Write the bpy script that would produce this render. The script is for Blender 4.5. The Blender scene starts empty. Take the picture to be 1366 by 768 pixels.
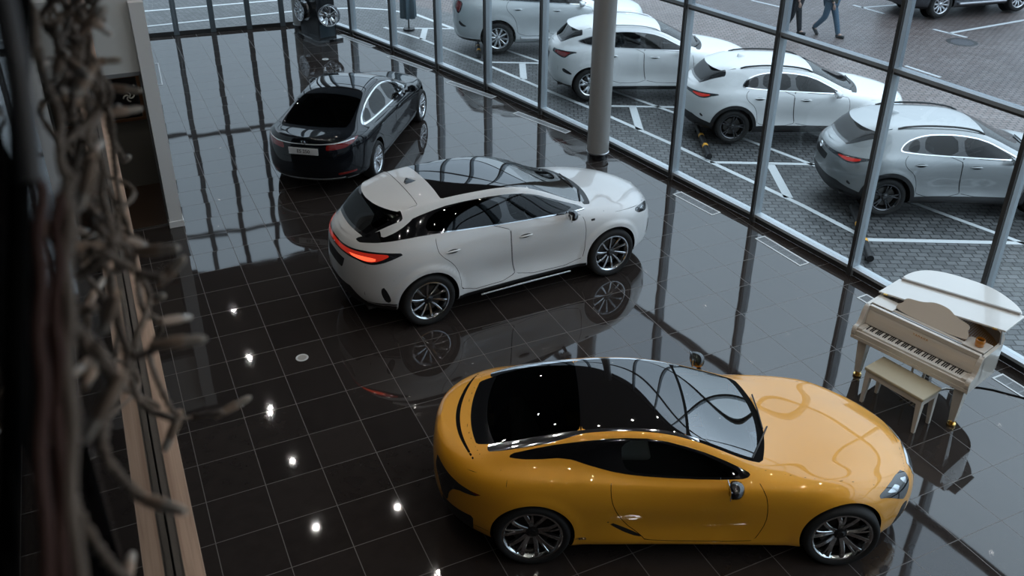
import bpy, math, random
import numpy as np
from mathutils import Vector, Matrix
random.seed(7)
S = 0.598
sc = bpy.context.scene
COL = sc.collection
PI = math.pi

# ------------------------------------------------------------------ helpers
class MB:
    """collects vertices and faces of ONE mesh (faces carry a material slot)"""
    def __init__(s):
        s.v = []; s.f = []; s.m = []
    def add(s, vs, fs, mi=0):
        b = len(s.v)
        s.v += [tuple(map(float, p)) for p in vs]
        for f in fs:
            s.f.append(tuple(b + i for i in f)); s.m.append(mi)
        return s
    def box(s, x0, x1, y0, y1, z0, z1, mi=0, M=None):
        vs = [Vector((x, y, z)) for z in (z0, z1) for y in (y0, y1) for x in (x0, x1)]
        if M is not None: vs = [M @ p for p in vs]
        return s.add(vs, [(0, 2, 3, 1), (4, 5, 7, 6), (0, 1, 5, 4), (2, 6, 7, 3), (0, 4, 6, 2), (1, 3, 7, 5)], mi)
    def rbox(s, c, h, r=0.02, n=3, mi=0, M=None, p=None):
        """rounded box: centre c, half sizes h, corner radius r"""
        vs = []; N = n
        g = []
        for k in range(3):
            a = [-h[k]]
            for i in range(1, N + 1):
                t = i / N * PI / 2
                a.append(-h[k] + r * (1 - math.cos(t)))
            a = a + [-q for q in reversed(a)]
            g.append(a)
        L = len(g[0]); idx = {}
        def vid(i, j, k):
            key = (i, j, k)
            if key not in idx:
                q = Vector((g[0][i], g[1][j], g[2][k]))
                core = Vector((max(-h[0] + r, min(h[0] - r, q.x)), max(-h[1] + r, min(h[1] - r, q.y)), max(-h[2] + r, min(h[2] - r, q.z))))
                d = q - core
                if d.length > 1e-9: q = core + d.normalized() * r
                q = q + Vector(c)
                if M is not None: q = M @ q
                idx[key] = len(vs); vs.append(q)
            return idx[key]
        fs = []
        e = L - 1
        for i in range(e):
            for j in range(e):
                fs.append((vid(i, j, 0), vid(i, j + 1, 0), vid(i + 1, j + 1, 0), vid(i + 1, j, 0)))
                fs.append((vid(i, j, e), vid(i + 1, j, e), vid(i + 1, j + 1, e), vid(i, j + 1, e)))
                fs.append((vid(i, 0, j), vid(i + 1, 0, j), vid(i + 1, 0, j + 1), vid(i, 0, j + 1)))
                fs.append((vid(i, e, j), vid(i, e, j + 1), vid(i + 1, e, j + 1), vid(i + 1, e, j)))
                fs.append((vid(0, i, j), vid(0, i, j + 1), vid(0, i + 1, j + 1), vid(0, i + 1, j)))
                fs.append((vid(e, i, j), vid(e, i + 1, j), vid(e, i + 1, j + 1), vid(e, i, j + 1)))
        return s.add(vs, fs, mi)
    def lathe(s, prof, n=40, axis='z', c=(0, 0, 0), mi=0, closed=False):
        """prof: list of (radius, height along axis)"""
        vs = []
        for (r, h) in prof:
            for i in range(n):
                a = 2 * PI * i / n
                p = (r * math.cos(a), r * math.sin(a), h) if axis == 'z' else (r * math.cos(a), h, r * math.sin(a)) if axis == 'y' else (h, r * math.cos(a), r * math.sin(a))
                vs.append((p[0] + c[0], p[1] + c[1], p[2] + c[2]))
        fs = []
        m = len(prof)
        for k in range(m - 1 + (1 if closed else 0)):
            k2 = (k + 1) % m
            for i in range(n):
                j = (i + 1) % n
                q = (k * n + i, k * n + j, k2 * n + j, k2 * n + i)
                fs.append(q if axis != 'y' else q[::-1])
        s.add(vs, fs, mi)
        return s
    def disc(s, r, h, n=40, axis='z', c=(0, 0, 0), mi=0, flip=False):
        vs = []
        for i in range(n):
            a = 2 * PI * i / n
            p = (r * math.cos(a), r * math.sin(a), h) if axis == 'z' else (r * math.cos(a), h, r * math.sin(a)) if axis == 'y' else (h, r * math.cos(a), r * math.sin(a))
            vs.append((p[0] + c[0], p[1] + c[1], p[2] + c[2]))
        f = tuple(range(n))
        if (axis == 'y') != flip: f = f[::-1]
        return s.add(vs, [f], mi)
    def tube(s, pts, r, n=8, mi=0, cap=True):
        """round tube along a polyline; r a number or one per point"""
        P = [Vector(p) for p in pts]; m = len(P)
        R = [r] * m if not hasattr(r, '__len__') else r
        vs = []; up = Vector((0, 0, 1)); prev = None
        for i, p in enumerate(P):
            t = (P[min(i + 1, m - 1)] - P[max(i - 1, 0)])
            t = t.normalized() if t.length > 1e-9 else Vector((0, 0, 1))
            if prev is None:
                a = t.cross(up) if abs(t.dot(up)) < 0.95 else t.cross(Vector((1, 0, 0)))
            else:
                a = prev - t * prev.dot(t)
                if a.length < 1e-6: a = t.cross(up)
            a.normalize(); prev = a; b = t.cross(a)
            for k in range(n):
                an = 2 * PI * k / n
                vs.append(p + (a * math.cos(an) + b * math.sin(an)) * R[i])
        fs = [(i * n + k, i * n + (k + 1) % n, (i + 1) * n + (k + 1) % n, (i + 1) * n + k) for i in range(m - 1) for k in range(n)]
        if cap:
            fs.append(tuple(range(n))[::-1]); fs.append(tuple((m - 1) * n + k for k in range(n)))
        return s.add(vs, fs, mi)
    def prism(s, poly, z0, z1, mi=0, M=None):
        """extrude a plan polygon (counter-clockwise) from z0 to z1"""
        n = len(poly)
        vs = [Vector((p[0], p[1], z0)) for p in poly] + [Vector((p[0], p[1], z1)) for p in poly]
        if M is not None: vs = [M @ q for q in vs]
        fs = [tuple(range(n))[::-1], tuple(range(n, 2 * n))] + [(i, (i + 1) % n, n + (i + 1) % n, n + i) for i in range(n)]
        return s.add(vs, fs, mi)
    def loft(s, rings, mi=0, cap=True):
        n = len(rings[0]); vs = [p for r in rings for p in r]
        fs = [(i * n + k, i * n + (k + 1) % n, (i + 1) * n + (k + 1) % n, (i + 1) * n + k) for i in range(len(rings) - 1) for k in range(n)]
        if cap:
            fs.append(tuple(range(n))[::-1]); fs.append(tuple((len(rings) - 1) * n + k for k in range(n)))
        return s.add(vs, fs, mi)

def obj(name, mb, mats, parent=None, smooth=None, bevel=0.0, sub=0, label=None):
    me = bpy.data.meshes.new(name)
    me.from_pydata(mb.v, [], mb.f); me.update()
    if not isinstance(mats, (list, tuple)): mats = [mats]
    for m in mats: me.materials.append(m)
    if len(mats) > 1:
        me.polygons.foreach_set('material_index', mb.m)
    o = bpy.data.objects.new(name, me); COL.objects.link(o)
    if parent is not None: o.parent = parent
    if smooth is not None:
        me.polygons.foreach_set('use_smooth', [True] * len(me.polygons))
        if smooth < 180: me.set_sharp_from_angle(angle=math.radians(smooth))
    if bevel:
        b = o.modifiers.new('bevel', 'BEVEL'); b.width = bevel; b.segments = 2; b.limit_method = 'ANGLE'; b.harden_normals = False
    if sub:
        b = o.modifiers.new('subd', 'SUBSURF'); b.levels = sub; b.render_levels = sub
    if label: o['label'] = label
    return o

def tag(o, label=None, cat=None, group=None, kind=None):
    if label: o['label'] = label
    if cat: o['category'] = cat
    if group: o['group'] = group
    if kind: o['kind'] = kind
    return o

def empty(name, loc=(0, 0, 0), rz=0.0, label=None, cat=None, group=None, kind=None):
    o = bpy.data.objects.new(name, None); COL.objects.link(o)
    o.location = loc; o.rotation_euler = (0, 0, rz); o.empty_display_size = 0.2
    return tag(o, label, cat, group, kind)

def struct(name, mb, mats, **k):
    o = obj(name, mb, mats, **k)
    if o.parent is None: o['kind'] = 'structure'
    return o

def text_mesh(name, s, size, mat, parent=None, depth=0.002, spacing=1.0):
    cu = bpy.data.curves.new('t', 'FONT'); cu.body = s; cu.size = size; cu.extrude = depth
    cu.align_x = 'CENTER'; cu.align_y = 'CENTER'; cu.space_character = spacing
    t = bpy.data.objects.new('t', cu); COL.objects.link(t)
    dg = bpy.context.evaluated_depsgraph_get(); dg.update()
    me = bpy.data.meshes.new_from_object(t.evaluated_get(dg))
    bpy.data.objects.remove(t); bpy.data.curves.remove(cu)
    me.name = name; me.materials.clear(); me.materials.append(mat)
    o = bpy.data.objects.new(name, me); COL.objects.link(o)
    if parent is not None: o.parent = parent
    return o

# ------------------------------------------------------------------ materials
def mat(name, col, rough=0.5, metal=0.0, coat=0.0, spec=0.5, emit=None, es=0.0, coat_rough=0.02, bump=None):
    m = bpy.data.materials.new(name); m.use_nodes = True
    b = m.node_tree.nodes['Principled BSDF']
    b.inputs['Base Color'].default_value = (*col, 1)
    b.inputs['Roughness'].default_value = rough
    b.inputs['Metallic'].default_value = metal
    b.inputs['Coat Weight'].default_value = coat
    b.inputs['Coat Roughness'].default_value = coat_rough
    b.inputs['Specular IOR Level'].default_value = spec
    if emit:
        b.inputs['Emission Color'].default_value = (*emit, 1); b.inputs['Emission Strength'].default_value = es
    if bump:
        nt = m.node_tree
        n = nt.nodes.new('ShaderNodeTexNoise'); n.inputs['Scale'].default_value = bump[0]; n.inputs['Detail'].default_value = 4
        tc = nt.nodes.new('ShaderNodeTexCoord'); nt.links.new(tc.outputs['Object'], n.inputs['Vector'])
        bp = nt.nodes.new('ShaderNodeBump'); bp.inputs['Strength'].default_value = bump[1]; bp.inputs['Distance'].default_value = 0.01
        nt.links.new(n.outputs['Fac'], bp.inputs['Height']); nt.links.new(bp.outputs['Normal'], b.inputs['Normal'])
    return m

def paint(name, col, flake=0.0, rough=0.4):
    """car lacquer: coloured base, fine metallic flake, clear coat"""
    m = mat(name, col, rough=rough, metal=flake, coat=1.0, coat_rough=0.015)
    nt = m.node_tree; b = nt.nodes['Principled BSDF']
    tc = nt.nodes.new('ShaderNodeTexCoord'); n = nt.nodes.new('ShaderNodeTexNoise'); n.inputs['Scale'].default_value = 900
    nt.links.new(tc.outputs['Object'], n.inputs['Vector'])
    mp = nt.nodes.new('ShaderNodeMapRange'); mp.inputs['To Min'].default_value = rough - 0.06; mp.inputs['To Max'].default_value = rough + 0.06
    nt.links.new(n.outputs['Fac'], mp.inputs['Value']); nt.links.new(mp.outputs['Result'], b.inputs['Roughness'])
    return m

def glass(name, tint, ior=1.5, rough=0.0, wave=0.0):
    """tinted pane: straight-through transmission plus Fresnel reflection"""
    m = bpy.data.materials.new(name); m.use_nodes = True
    nt = m.node_tree; nt.nodes.clear()
    out = nt.nodes.new('ShaderNodeOutputMaterial'); mx = nt.nodes.new('ShaderNodeMixShader')
    t = nt.nodes.new('ShaderNodeBsdfTransparent'); t.inputs['Color'].default_value = (*tint, 1)
    g = nt.nodes.new('ShaderNodeBsdfGlossy'); g.inputs['Roughness'].default_value = rough
    lw = nt.nodes.new('ShaderNodeLayerWeight'); lw.inputs['Blend'].default_value = 0.5
    pw = nt.nodes.new('ShaderNodeMath'); pw.operation = 'POWER'; pw.inputs[1].default_value = 5.0
    f = nt.nodes.new('ShaderNodeMath'); f.operation = 'MULTIPLY_ADD'
    r0 = ((ior - 1) / (ior + 1)) ** 2; f.inputs[1].default_value = 1 - r0; f.inputs[2].default_value = r0
    nt.links.new(lw.outputs['Facing'], pw.inputs[0]); nt.links.new(pw.outputs[0], f.inputs[0])
    nt.links.new(f.outputs[0], mx.inputs['Fac']); nt.links.new(t.outputs[0], mx.inputs[1]); nt.links.new(g.outputs[0], mx.inputs[2])
    if wave:
        tc = nt.nodes.new('ShaderNodeTexCoord'); n = nt.nodes.new('ShaderNodeTexNoise'); n.inputs['Scale'].default_value = 0.9; n.inputs['Detail'].default_value = 1
        nt.links.new(tc.outputs['Object'], n.inputs['Vector'])
        bp = nt.nodes.new('ShaderNodeBump'); bp.inputs['Strength'].default_value = wave; bp.inputs['Distance'].default_value = 0.02
        nt.links.new(n.outputs['Fac'], bp.inputs['Height']); nt.links.new(bp.outputs['Normal'], g.inputs['Normal'])
    nt.links.new(mx.outputs[0], out.inputs[0])
    return m

M = {}
M['black'] = mat('black_plastic', (0.012, 0.012, 0.013), rough=0.45)
M['gloss_black'] = mat('gloss_black', (0.006, 0.006, 0.007), rough=0.08, coat=1.0)
M['gap'] = mat('panel_gap', (0.004, 0.004, 0.004), rough=0.9, spec=0.1)
M['rubber'] = mat('tyre_rubber', (0.012, 0.012, 0.012), rough=0.75, bump=(60, 0.15))
M['chrome'] = mat('chrome', (0.82, 0.83, 0.85), rough=0.08, metal=1.0)
M['satin'] = mat('satin_metal', (0.55, 0.56, 0.58), rough=0.28, metal=1.0)
M['alloy_silver'] = mat('alloy_silver', (0.70, 0.71, 0.73), rough=0.16, metal=1.0)
M['alloy_dark'] = mat('alloy_dark', (0.03, 0.03, 0.032), rough=0.25, metal=0.6, coat=0.6)
M['wheel_bright'] = mat('polished_wheel_face', (0.92, 0.92, 0.92), rough=0.13, metal=1.0)
M['alloy_grey'] = mat('alloy_smoked', (0.10, 0.10, 0.105), rough=0.2, metal=0.9)
M['disc'] = mat('brake_disc', (0.12, 0.115, 0.11), rough=0.5, metal=0.8)
M['red_lens'] = mat('red_lens', (0.22, 0.008, 0.008), rough=0.06, coat=1.0)
M['red_lit'] = mat('red_lens_lit', (0.6, 0.03, 0.02), rough=0.1, coat=1.0, emit=(1.0, 0.10, 0.04), es=1.6)
M['lamp_dark'] = mat('lamp_dark_lens', (0.02, 0.022, 0.025), rough=0.04, coat=1.0)
M['lamp_clear'] = mat('lamp_reflector', (0.75, 0.8, 0.85), rough=0.12, metal=0.8, coat=1.0)
M['interior'] = mat('dark_interior_trim', (0.02, 0.019, 0.018), rough=0.8)
M['seat_dark'] = mat('dark_seat_leather', (0.03, 0.028, 0.027), rough=0.5)
M['seat_light'] = mat('light_seat_leather', (0.55, 0.52, 0.46), rough=0.5)
M['car_glass'] = glass('tinted_car_glass', (0.30, 0.33, 0.34))
M['car_glass_clear'] = glass('clear_car_glass', (0.62, 0.68, 0.70))
M['privacy_glass'] = glass('privacy_car_glass', (0.045, 0.048, 0.05))
M['coated_glass'] = glass('coated_windscreen', (0.30, 0.35, 0.37), ior=2.9)
M['white_plate'] = mat('white_plate', (0.72, 0.73, 0.74), rough=0.4)
M['ink'] = mat('dark_ink', (0.03, 0.03, 0.03), rough=0.5)
M['paint_yellow'] = paint('yellow_lacquer', (0.90, 0.40, 0.022), flake=0.08, rough=0.38)
M['paint_white'] = paint('white_lacquer', (0.75, 0.76, 0.76), rough=0.45)
M['paint_black'] = paint('black_lacquer', (0.004, 0.0055, 0.0085), rough=0.4)
M['paint_black'].node_tree.nodes['Principled BSDF'].inputs['Specular IOR Level'].default_value = 0.05
M['bright_trim'] = mat('bright_trim', (0.85, 0.86, 0.88), rough=0.35, metal=0.5)
M['paint_silver'] = paint('pale_silver_lacquer', (0.62, 0.65, 0.66), flake=0.4, rough=0.4)
M['paint_grey'] = paint('grey_lacquer', (0.33, 0.345, 0.35), flake=0.45, rough=0.38)
M['paint_dark'] = paint('dark_grey_lacquer', (0.04, 0.043, 0.05), flake=0.3, rough=0.4)
M['roof_glass'] = mat('black_roof_glass', (0.010, 0.009, 0.009), rough=0.03, coat=1.0)
M['pilaster'] = mat('lightened_pilaster_paint', (0.86, 0.88, 0.88), rough=0.6)  # whiter than the wall: daylight from the east put into the colour
M['added_lamp'] = mat('added_lamp_face', (1, 1, 1), emit=(1.0, 0.92, 0.8), es=40)  # glow of the lamp added in the side room
M['wall_grey'] = mat('grey_room_wall', (0.16, 0.155, 0.145), rough=0.8)
M['frame_grey'] = mat('grey_door_frame', (0.22, 0.24, 0.25), rough=0.5)
M['brown_wood'] = mat('brown_wood', (0.10, 0.045, 0.02), rough=0.45, bump=(40, 0.1))
M['channel'] = mat('brown_metal_channel', (0.16, 0.145, 0.13), rough=0.4, metal=0.5)
M['screen'] = glass('gallery_screen_glass', (0.35, 0.36, 0.36), ior=1.55)
M['column'] = mat('grey_column_paint', (0.33, 0.33, 0.32), rough=0.34, coat=0.4)
M['stand_black'] = mat('stand_black_lacquer', (0.012, 0.014, 0.017), rough=0.2)
M['stand_blue'] = mat('stand_dark_panel', (0.03, 0.045, 0.055), rough=0.15)
M['vent_white'] = mat('vent_white_frame', (0.72, 0.73, 0.73), rough=0.4)
M['vent_grey'] = mat('vent_grey_slats', (0.34, 0.35, 0.36), rough=0.4, metal=0.3)
M['socket_grey'] = mat('socket_cover', (0.45, 0.43, 0.40), rough=0.5)
M['ivory'] = mat('ivory_piano_lacquer', (0.66, 0.61, 0.54), rough=0.25, coat=0.8)
M['white_lacquer'] = mat('white_piano_lacquer', (0.80, 0.79, 0.76), rough=0.3, coat=0.6)
M['hinge_strip'] = mat('lid_strip', (0.45, 0.42, 0.39), rough=0.35, coat=0.3)
M['tan_lacquer'] = mat('tan_music_desk', (0.48, 0.41, 0.33), rough=0.35, coat=0.4)
M['gold_board'] = mat('piano_soundboard', (0.35, 0.17, 0.05), rough=0.4)
M['bronze'] = mat('bronze_iron_frame', (0.20, 0.09, 0.045), rough=0.4, metal=0.6)
M['gold'] = mat('brass', (0.75, 0.50, 0.18), rough=0.2, metal=1.0)
M['key_white'] = mat('white_keys', (0.78, 0.76, 0.71), rough=0.25, coat=0.3)
M['key_black'] = mat('black_keys', (0.01, 0.01, 0.01), rough=0.25)
M['amber'] = mat('amber_glass', (0.55, 0.20, 0.02), rough=0.1, coat=1.0)
M['amber_wax'] = mat('amber_wax', (0.85, 0.42, 0.05), rough=0.4)
M['bench_pad'] = mat('beige_seat_pad', (0.50, 0.44, 0.31), rough=0.45)
M['canvas'] = mat('blue_grey_canvas', (0.06, 0.09, 0.11), rough=0.85)
M['iron'] = mat('cast_iron', (0.10, 0.10, 0.11), rough=0.5, metal=0.4, bump=(30, 0.5))
M['skin'] = mat('skin', (0.50, 0.33, 0.25), rough=0.55)
M['lip'] = mat('lip', (0.35, 0.15, 0.13), rough=0.5)
M['hair'] = mat('brown_hair', (0.03, 0.02, 0.015), rough=0.6, bump=(120, 0.4))
M['jacket_green'] = mat('dark_green_jacket', (0.035, 0.045, 0.04), rough=0.85, bump=(50, 0.3))
M['denim'] = mat('blue_denim', (0.07, 0.13, 0.19), rough=0.85, bump=(70, 0.3))
M['coat_dark'] = mat('dark_coat', (0.014, 0.016, 0.022), rough=0.85, bump=(50, 0.3))
M['shoe'] = mat('dark_shoe', (0.02, 0.022, 0.022), rough=0.5)
M['wire'] = mat('brown_wire', (0.28, 0.23, 0.19), rough=0.55)
M['bulb_holder'] = mat('tan_bulb_holder', (0.58, 0.45, 0.35), rough=0.5)
M['bulb_tip'] = mat('milky_bulb', (0.82, 0.76, 0.68), rough=0.25, coat=0.5)
M['red_brown'] = mat('red_brown_cable', (0.12, 0.06, 0.05), rough=0.6)
M['conduit'] = mat('grey_conduit', (0.16, 0.16, 0.165), rough=0.5)
M['plank'] = mat('pale_wood_plank', (0.46, 0.31, 0.21), rough=0.5)
def grain(m, c0, c1):
    nt = m.node_tree; b = nt.nodes['Principled BSDF']; g = nt.nodes.new('ShaderNodeNewGeometry')
    mp = nt.nodes.new('ShaderNodeMapping'); mp.inputs['Scale'].default_value = (28, .7, 28); nt.links.new(g.outputs['Position'], mp.inputs['Vector'])
    n = nt.nodes.new('ShaderNodeTexNoise'); n.inputs['Scale'].default_value = 1.5; n.inputs['Detail'].default_value = 6; n.inputs['Distortion'].default_value = .6; nt.links.new(mp.outputs[0], n.inputs['Vector'])
    r = nt.nodes.new('ShaderNodeValToRGB'); r.color_ramp.elements[0].position = .3; r.color_ramp.elements[1].position = .7
    r.color_ramp.elements[0].color = (*c0, 1); r.color_ramp.elements[1].color = (*c1, 1); nt.links.new(n.outputs['Fac'], r.inputs['Fac']); nt.links.new(r.outputs['Color'], b.inputs['Base Color'])
grain(M['plank'], (0.40, 0.27, 0.195), (0.62, 0.45, 0.34))
# ------------------------------------------------------------------ car body generator
def pchip(xk, yk, x):
    xk = np.asarray(xk, float); yk = np.asarray(yk, float)
    if len(xk) == 1: return np.full_like(x, yk[0])
    h = np.diff(xk); d = np.diff(yk) / h
    m = np.zeros_like(yk)
    if len(xk) > 2:
        w1 = 2 * h[1:] + h[:-1]; w2 = h[1:] + 2 * h[:-1]
        ok = d[:-1] * d[1:] > 0
        with np.errstate(divide='ignore', invalid='ignore'):
            hm = (w1 + w2) / (w1 / d[:-1] + w2 / d[1:])
        m[1:-1] = np.where(ok, hm, 0)
    m[0] = d[0]; m[-1] = d[-1]
    x = np.clip(x, xk[0], xk[-1])
    i = np.clip(np.searchsorted(xk, x) - 1, 0, len(xk) - 2)
    t = (x - xk[i]) / h[i]
    return (yk[i] * (1 + 2 * t) * (1 - t) ** 2 + m[i] * h[i] * t * (1 - t) ** 2 + yk[i + 1] * t * t * (3 - 2 * t) + m[i + 1] * h[i] * t * t * (t - 1))

def profile(ctrl, sig=0.05):
    """smooth curve through (x, value) control points, as a callable"""
    c = sorted(ctrl); xk = [p[0] for p in c]; yk = [p[1] for p in c]
    X = np.arange(-2.2, 5.2, 0.01); Y = pchip(xk, yk, X)
    n = int(4 * sig / 0.01) + 1
    k = np.exp(-0.5 * (np.arange(-n, n + 1) * 0.01 / max(sig, 1e-3)) ** 2); k /= k.sum()
    Y = np.convolve(np.pad(Y, n, mode='edge'), k, mode='valid')
    return lambda x: np.interp(x, X, Y)

def cap(x, x0, ln, p):
    t = np.clip((x0 + ln - x) / ln, 0, 1)
    return (1 - t ** p) ** (1 / p)

def sdf_poly(px, py, poly):
    """signed distance to a closed polygon (negative inside)"""
    P = np.asarray(poly, float); n = len(P)
    d = np.full(px.shape, 1e9); inside = np.zeros(px.shape, bool)
    for i in range(n):
        a = P[i]; b = P[(i + 1) % n]; e = b - a
        wx = px - a[0]; wy = py - a[1]
        t = np.clip((wx * e[0] + wy * e[1]) / max(e @ e, 1e-12), 0, 1)
        d = np.minimum(d, (wx - e[0] * t) ** 2 + (wy - e[1] * t) ** 2)
        c = ((a[1] > py) != (b[1] > py))
        with np.errstate(divide='ignore', invalid='ignore'):
            xi = a[0] + (py - a[1]) * e[0] / (e[1] if abs(e[1]) > 1e-12 else 1e-12)
        inside ^= (c & (px < xi))
    return np.where(inside, -1, 1) * np.sqrt(d)

def dist_line(px, py, L):
    P = np.asarray(L, float); d = np.full(px.shape, 1e9)
    for a, b in zip(P[:-1], P[1:]):
        e = b - a; wx = px - a[0]; wy = py - a[1]
        t = np.clip((wx * e[0] + wy * e[1]) / max(e @ e, 1e-12), 0, 1)
        d = np.minimum(d, (wx - e[0] * t) ** 2 + (wy - e[1] * t) ** 2)
    return np.sqrt(d)

def rnd(poly, n=2, closed=True):
    """Chaikin corner cutting"""
    P = [np.array(p, float) for p in poly]
    for _ in range(n):
        Q = []
        m = len(P)
        if not closed: Q.append(P[0])
        for i in range(m if closed else m - 1):
            a = P[i]; b = P[(i + 1) % m]
            Q += [a * .75 + b * .25, a * .25 + b * .75]
        if not closed: Q.append(P[-1])
        P = Q
    return P

def line_field(px, py, n1, n2, L):
    """distance to a polyline and how much the surface leans along it (for even line width on slanted panels)"""
    P = np.asarray(L, float); d = np.full(px.shape, 1e9); k = np.ones(px.shape)
    for a, b in zip(P[:-1], P[1:]):
        e = b - a; ln = max(np.hypot(*e), 1e-9); wx = px - a[0]; wy = py - a[1]
        t = np.clip((wx * e[0] + wy * e[1]) / (ln * ln), 0, 1)
        q = (wx - e[0] * t) ** 2 + (wy - e[1] * t) ** 2
        m = q < d; d = np.where(m, q, d); g = n1 * (-e[1] / ln) + n2 * (e[0] / ln); k = np.where(m, np.sqrt(np.clip(1 - g * g, .02, 1)), k)
    return np.sqrt(d), k

class Body:
    """half (y >= 0) body skin: waterline levels swept from the rear centre to the front centre, then cut into panels"""
    def __init__(s, levels, NS=150, NV=8, zscale=1.0, flares=()):
        g = (1 - np.cos(np.linspace(0, PI, NS))) / 2
        nl = len(levels); X = np.zeros((NS, nl)); Y = X.copy(); Z = X.copy()
        for k, L in enumerate(levels):
            x = L['xr'] + (L['xf'] - L['xr']) * g
            sg = L.get('sig', 0.05)
            Y[:, k] = profile(L['W'], sg)(x) * cap(x, L['xr'], *L['cr']) * cap(-x, -L['xf'], *L['cf']) if L['W'] else 0
            Z[:, k] = profile(L['Z'], sg)(x) * zscale
            X[:, k] = x
        vk = np.arange(nl); vv = np.linspace(0, nl - 1, (nl - 1) * NV + 1); V = len(vv)
        G = np.zeros((NS, V, 3))
        for i in range(NS):
            for c, A in enumerate((X, Y, Z)):
                G[i, :, c] = pchip(vk, A[i], vv)
        # side glass: straight between belt and roof rail with a slight barrel
        j0, j1 = 5 * NV, 6 * NV; tt = np.linspace(0, 1, NV + 1)[None, :, None]
        seg_ = G[:, j0:j0 + 1] * (1 - tt) + G[:, j1:j1 + 1] * tt; seg_[:, :, 1:2] *= 1 + .012 * np.sin(PI * tt)
        G[:, j0:j1 + 1] = seg_
        # a light smoothing around the section keeps reflections clean
        for _ in range(9):
            E = np.concatenate([2 * G[:, :1] - G[:, 1:2], G, (G[:, -2:-1] * [1, -1, 1])], 1)
            G = 0.25 * E[:, :-2] + 0.5 * E[:, 1:-1] + 0.25 * E[:, 2:]
        # and along the car over hood, screens and roof
        wt = np.clip((vv - 5.2) / 1.2, 0, 1)[None, :, None]
        wv = np.clip((vv - 6.0) / 1.0, 0, 1)[None, :, None]
        for _ in range(16):
            E = np.concatenate([2 * G[:, :1] - G[:, 1:2], G, (G[:, -2:-1] * [1, -1, 1])], 1)
            H = 0.25 * E[:, :-2] + 0.5 * E[:, 1:-1] + 0.25 * E[:, 2:]; G = G + (H - G) * wv
        for _ in range(26):
            H = G.copy(); H[1:-1] = 0.25 * G[:-2] + 0.5 * G[1:-1] + 0.25 * G[2:]; G = G + (H - G) * wt
        for (xa, za, r0, r1, amt) in flares:      # raised lips round the wheel openings
            r_ = np.hypot(G[:, :, 0] - xa, G[:, :, 2] - za); t_ = np.clip((r1 - r_) / (r1 - r0), 0, 1)
            G[:, :, 1] += amt * (t_ * t_ * (3 - 2 * t_)) * (G[:, :, 1] > .5) * (vv[None, :] < 4.6)
        G[0, :, 1] = 0; G[-1, :, 1] = 0; G[:, -1, 1] = 0
        s.G = G; s.NS = NS; s.V = V
        # normals with mirror symmetry
        du = np.zeros_like(G); dv = np.zeros_like(G)
        E = np.concatenate([(G[1:2] * [1, -1, 1]), G, (G[-2:-1] * [1, -1, 1])], 0); du = E[2:] - E[:-2]
        E = np.concatenate([2 * G[:, :1] - G[:, 1:2], G, (G[:, -2:-1] * [1, -1, 1])], 1); dv = E[:, 2:] - E[:, :-2]
        N = np.cross(dv, du); N /= np.maximum(np.linalg.norm(N, axis=2, keepdims=True), 1e-9)
        mid = N[NS // 2, V // 3]
        if mid[1] < 0: N = -N
        sg, vg = np.meshgrid(np.linspace(0, 1, NS), vv, indexing='ij')
        s.A = [list(r) for r in np.concatenate([G.reshape(-1, 3), N.reshape(-1, 3), vg.reshape(-1, 1), sg.reshape(-1, 1)], 1)]
        s.F = []; s.L = []
        for i in range(NS - 1):
            for k in range(V - 1):
                a = i * V + k
                s.F.append([a, a + V, a + V + 1, a + 1]); s.L.append('body')
        s.flip = True
    def arr(s):
        A = np.array(s.A); return A
    def cut(s, new, frm, field, keep_out=None):
        """field(A) -> signed value per vertex; faces (or pieces) with value < 0 get label NEW"""
        if isinstance(frm, str): frm = (frm,)
        A = s.arr(); d = field(A[:, 0], A[:, 1], A[:, 2], A[:, 6]); d = np.where(np.abs(d) < 1e-7, 1e-7, d)
        cache = {}
        F2 = []; L2 = []
        for f, l in zip(s.F, s.L):
            if l not in frm: F2.append(f); L2.append(l); continue
            sg = [d[i] < 0 for i in f]
            if all(sg): F2.append(f); L2.append(new); continue
            if not any(sg): F2.append(f); L2.append(l if keep_out is None else keep_out); continue
            ins = []; out = []
            n = len(f)
            for q in range(n):
                a = f[q]; b = f[(q + 1) % n]
                (ins if sg[q] else out).append(a)
                if sg[q] != sg[(q + 1) % n]:
                    key = (min(a, b), max(a, b))
                    if key not in cache:
                        i0, i1 = key; t = d[i0] / (d[i0] - d[i1])
                        cache[key] = len(s.A)
                        s.A.append([u0 + (u1 - u0) * t for u0, u1 in zip(s.A[i0], s.A[i1])])
                    v = cache[key]; ins.append(v); out.append(v)
            if len(ins) > 2: F2.append(ins); L2.append(new)
            if len(out) > 2: F2.append(out); L2.append(l)
        s.F, s.L = F2, L2
    def drop(s, lab):
        k = [i for i, l in enumerate(s.L) if l != lab]
        s.F = [s.F[i] for i in k]; s.L = [s.L[i] for i in k]
    def edge_of(s, lab):
        """boundary edges between faces LAB and the others"""
        e = {}
        for f, l in zip(s.F, s.L):
            for a, b in zip(f, f[1:] + f[:1]):
                e.setdefault((min(a, b), max(a, b)), []).append(l)
        return [k for k, v in e.items() if (lab in v) and any(x != lab for x in v)]
    def at(s, x, z, vmax=5.2, vmin=0.5):
        """point and outward normal on the flank at side-view (x, z)"""
        A = np.array(s.A[:s.NS * s.V]); m = (A[:, 6] <= vmax) & (A[:, 6] >= vmin)
        B = A[m]; d = (B[:, 0] - x) ** 2 + (B[:, 2] - z) ** 2
        i = np.argsort(d)[:4]; w = 1 / (d[i] + 1e-6); w /= w.sum()
        n = (B[i, 3:6] * w[:, None]).sum(0)
        return Vector((x, float((B[i, 1] * w).sum()), z)), Vector(n).normalized()
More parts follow.
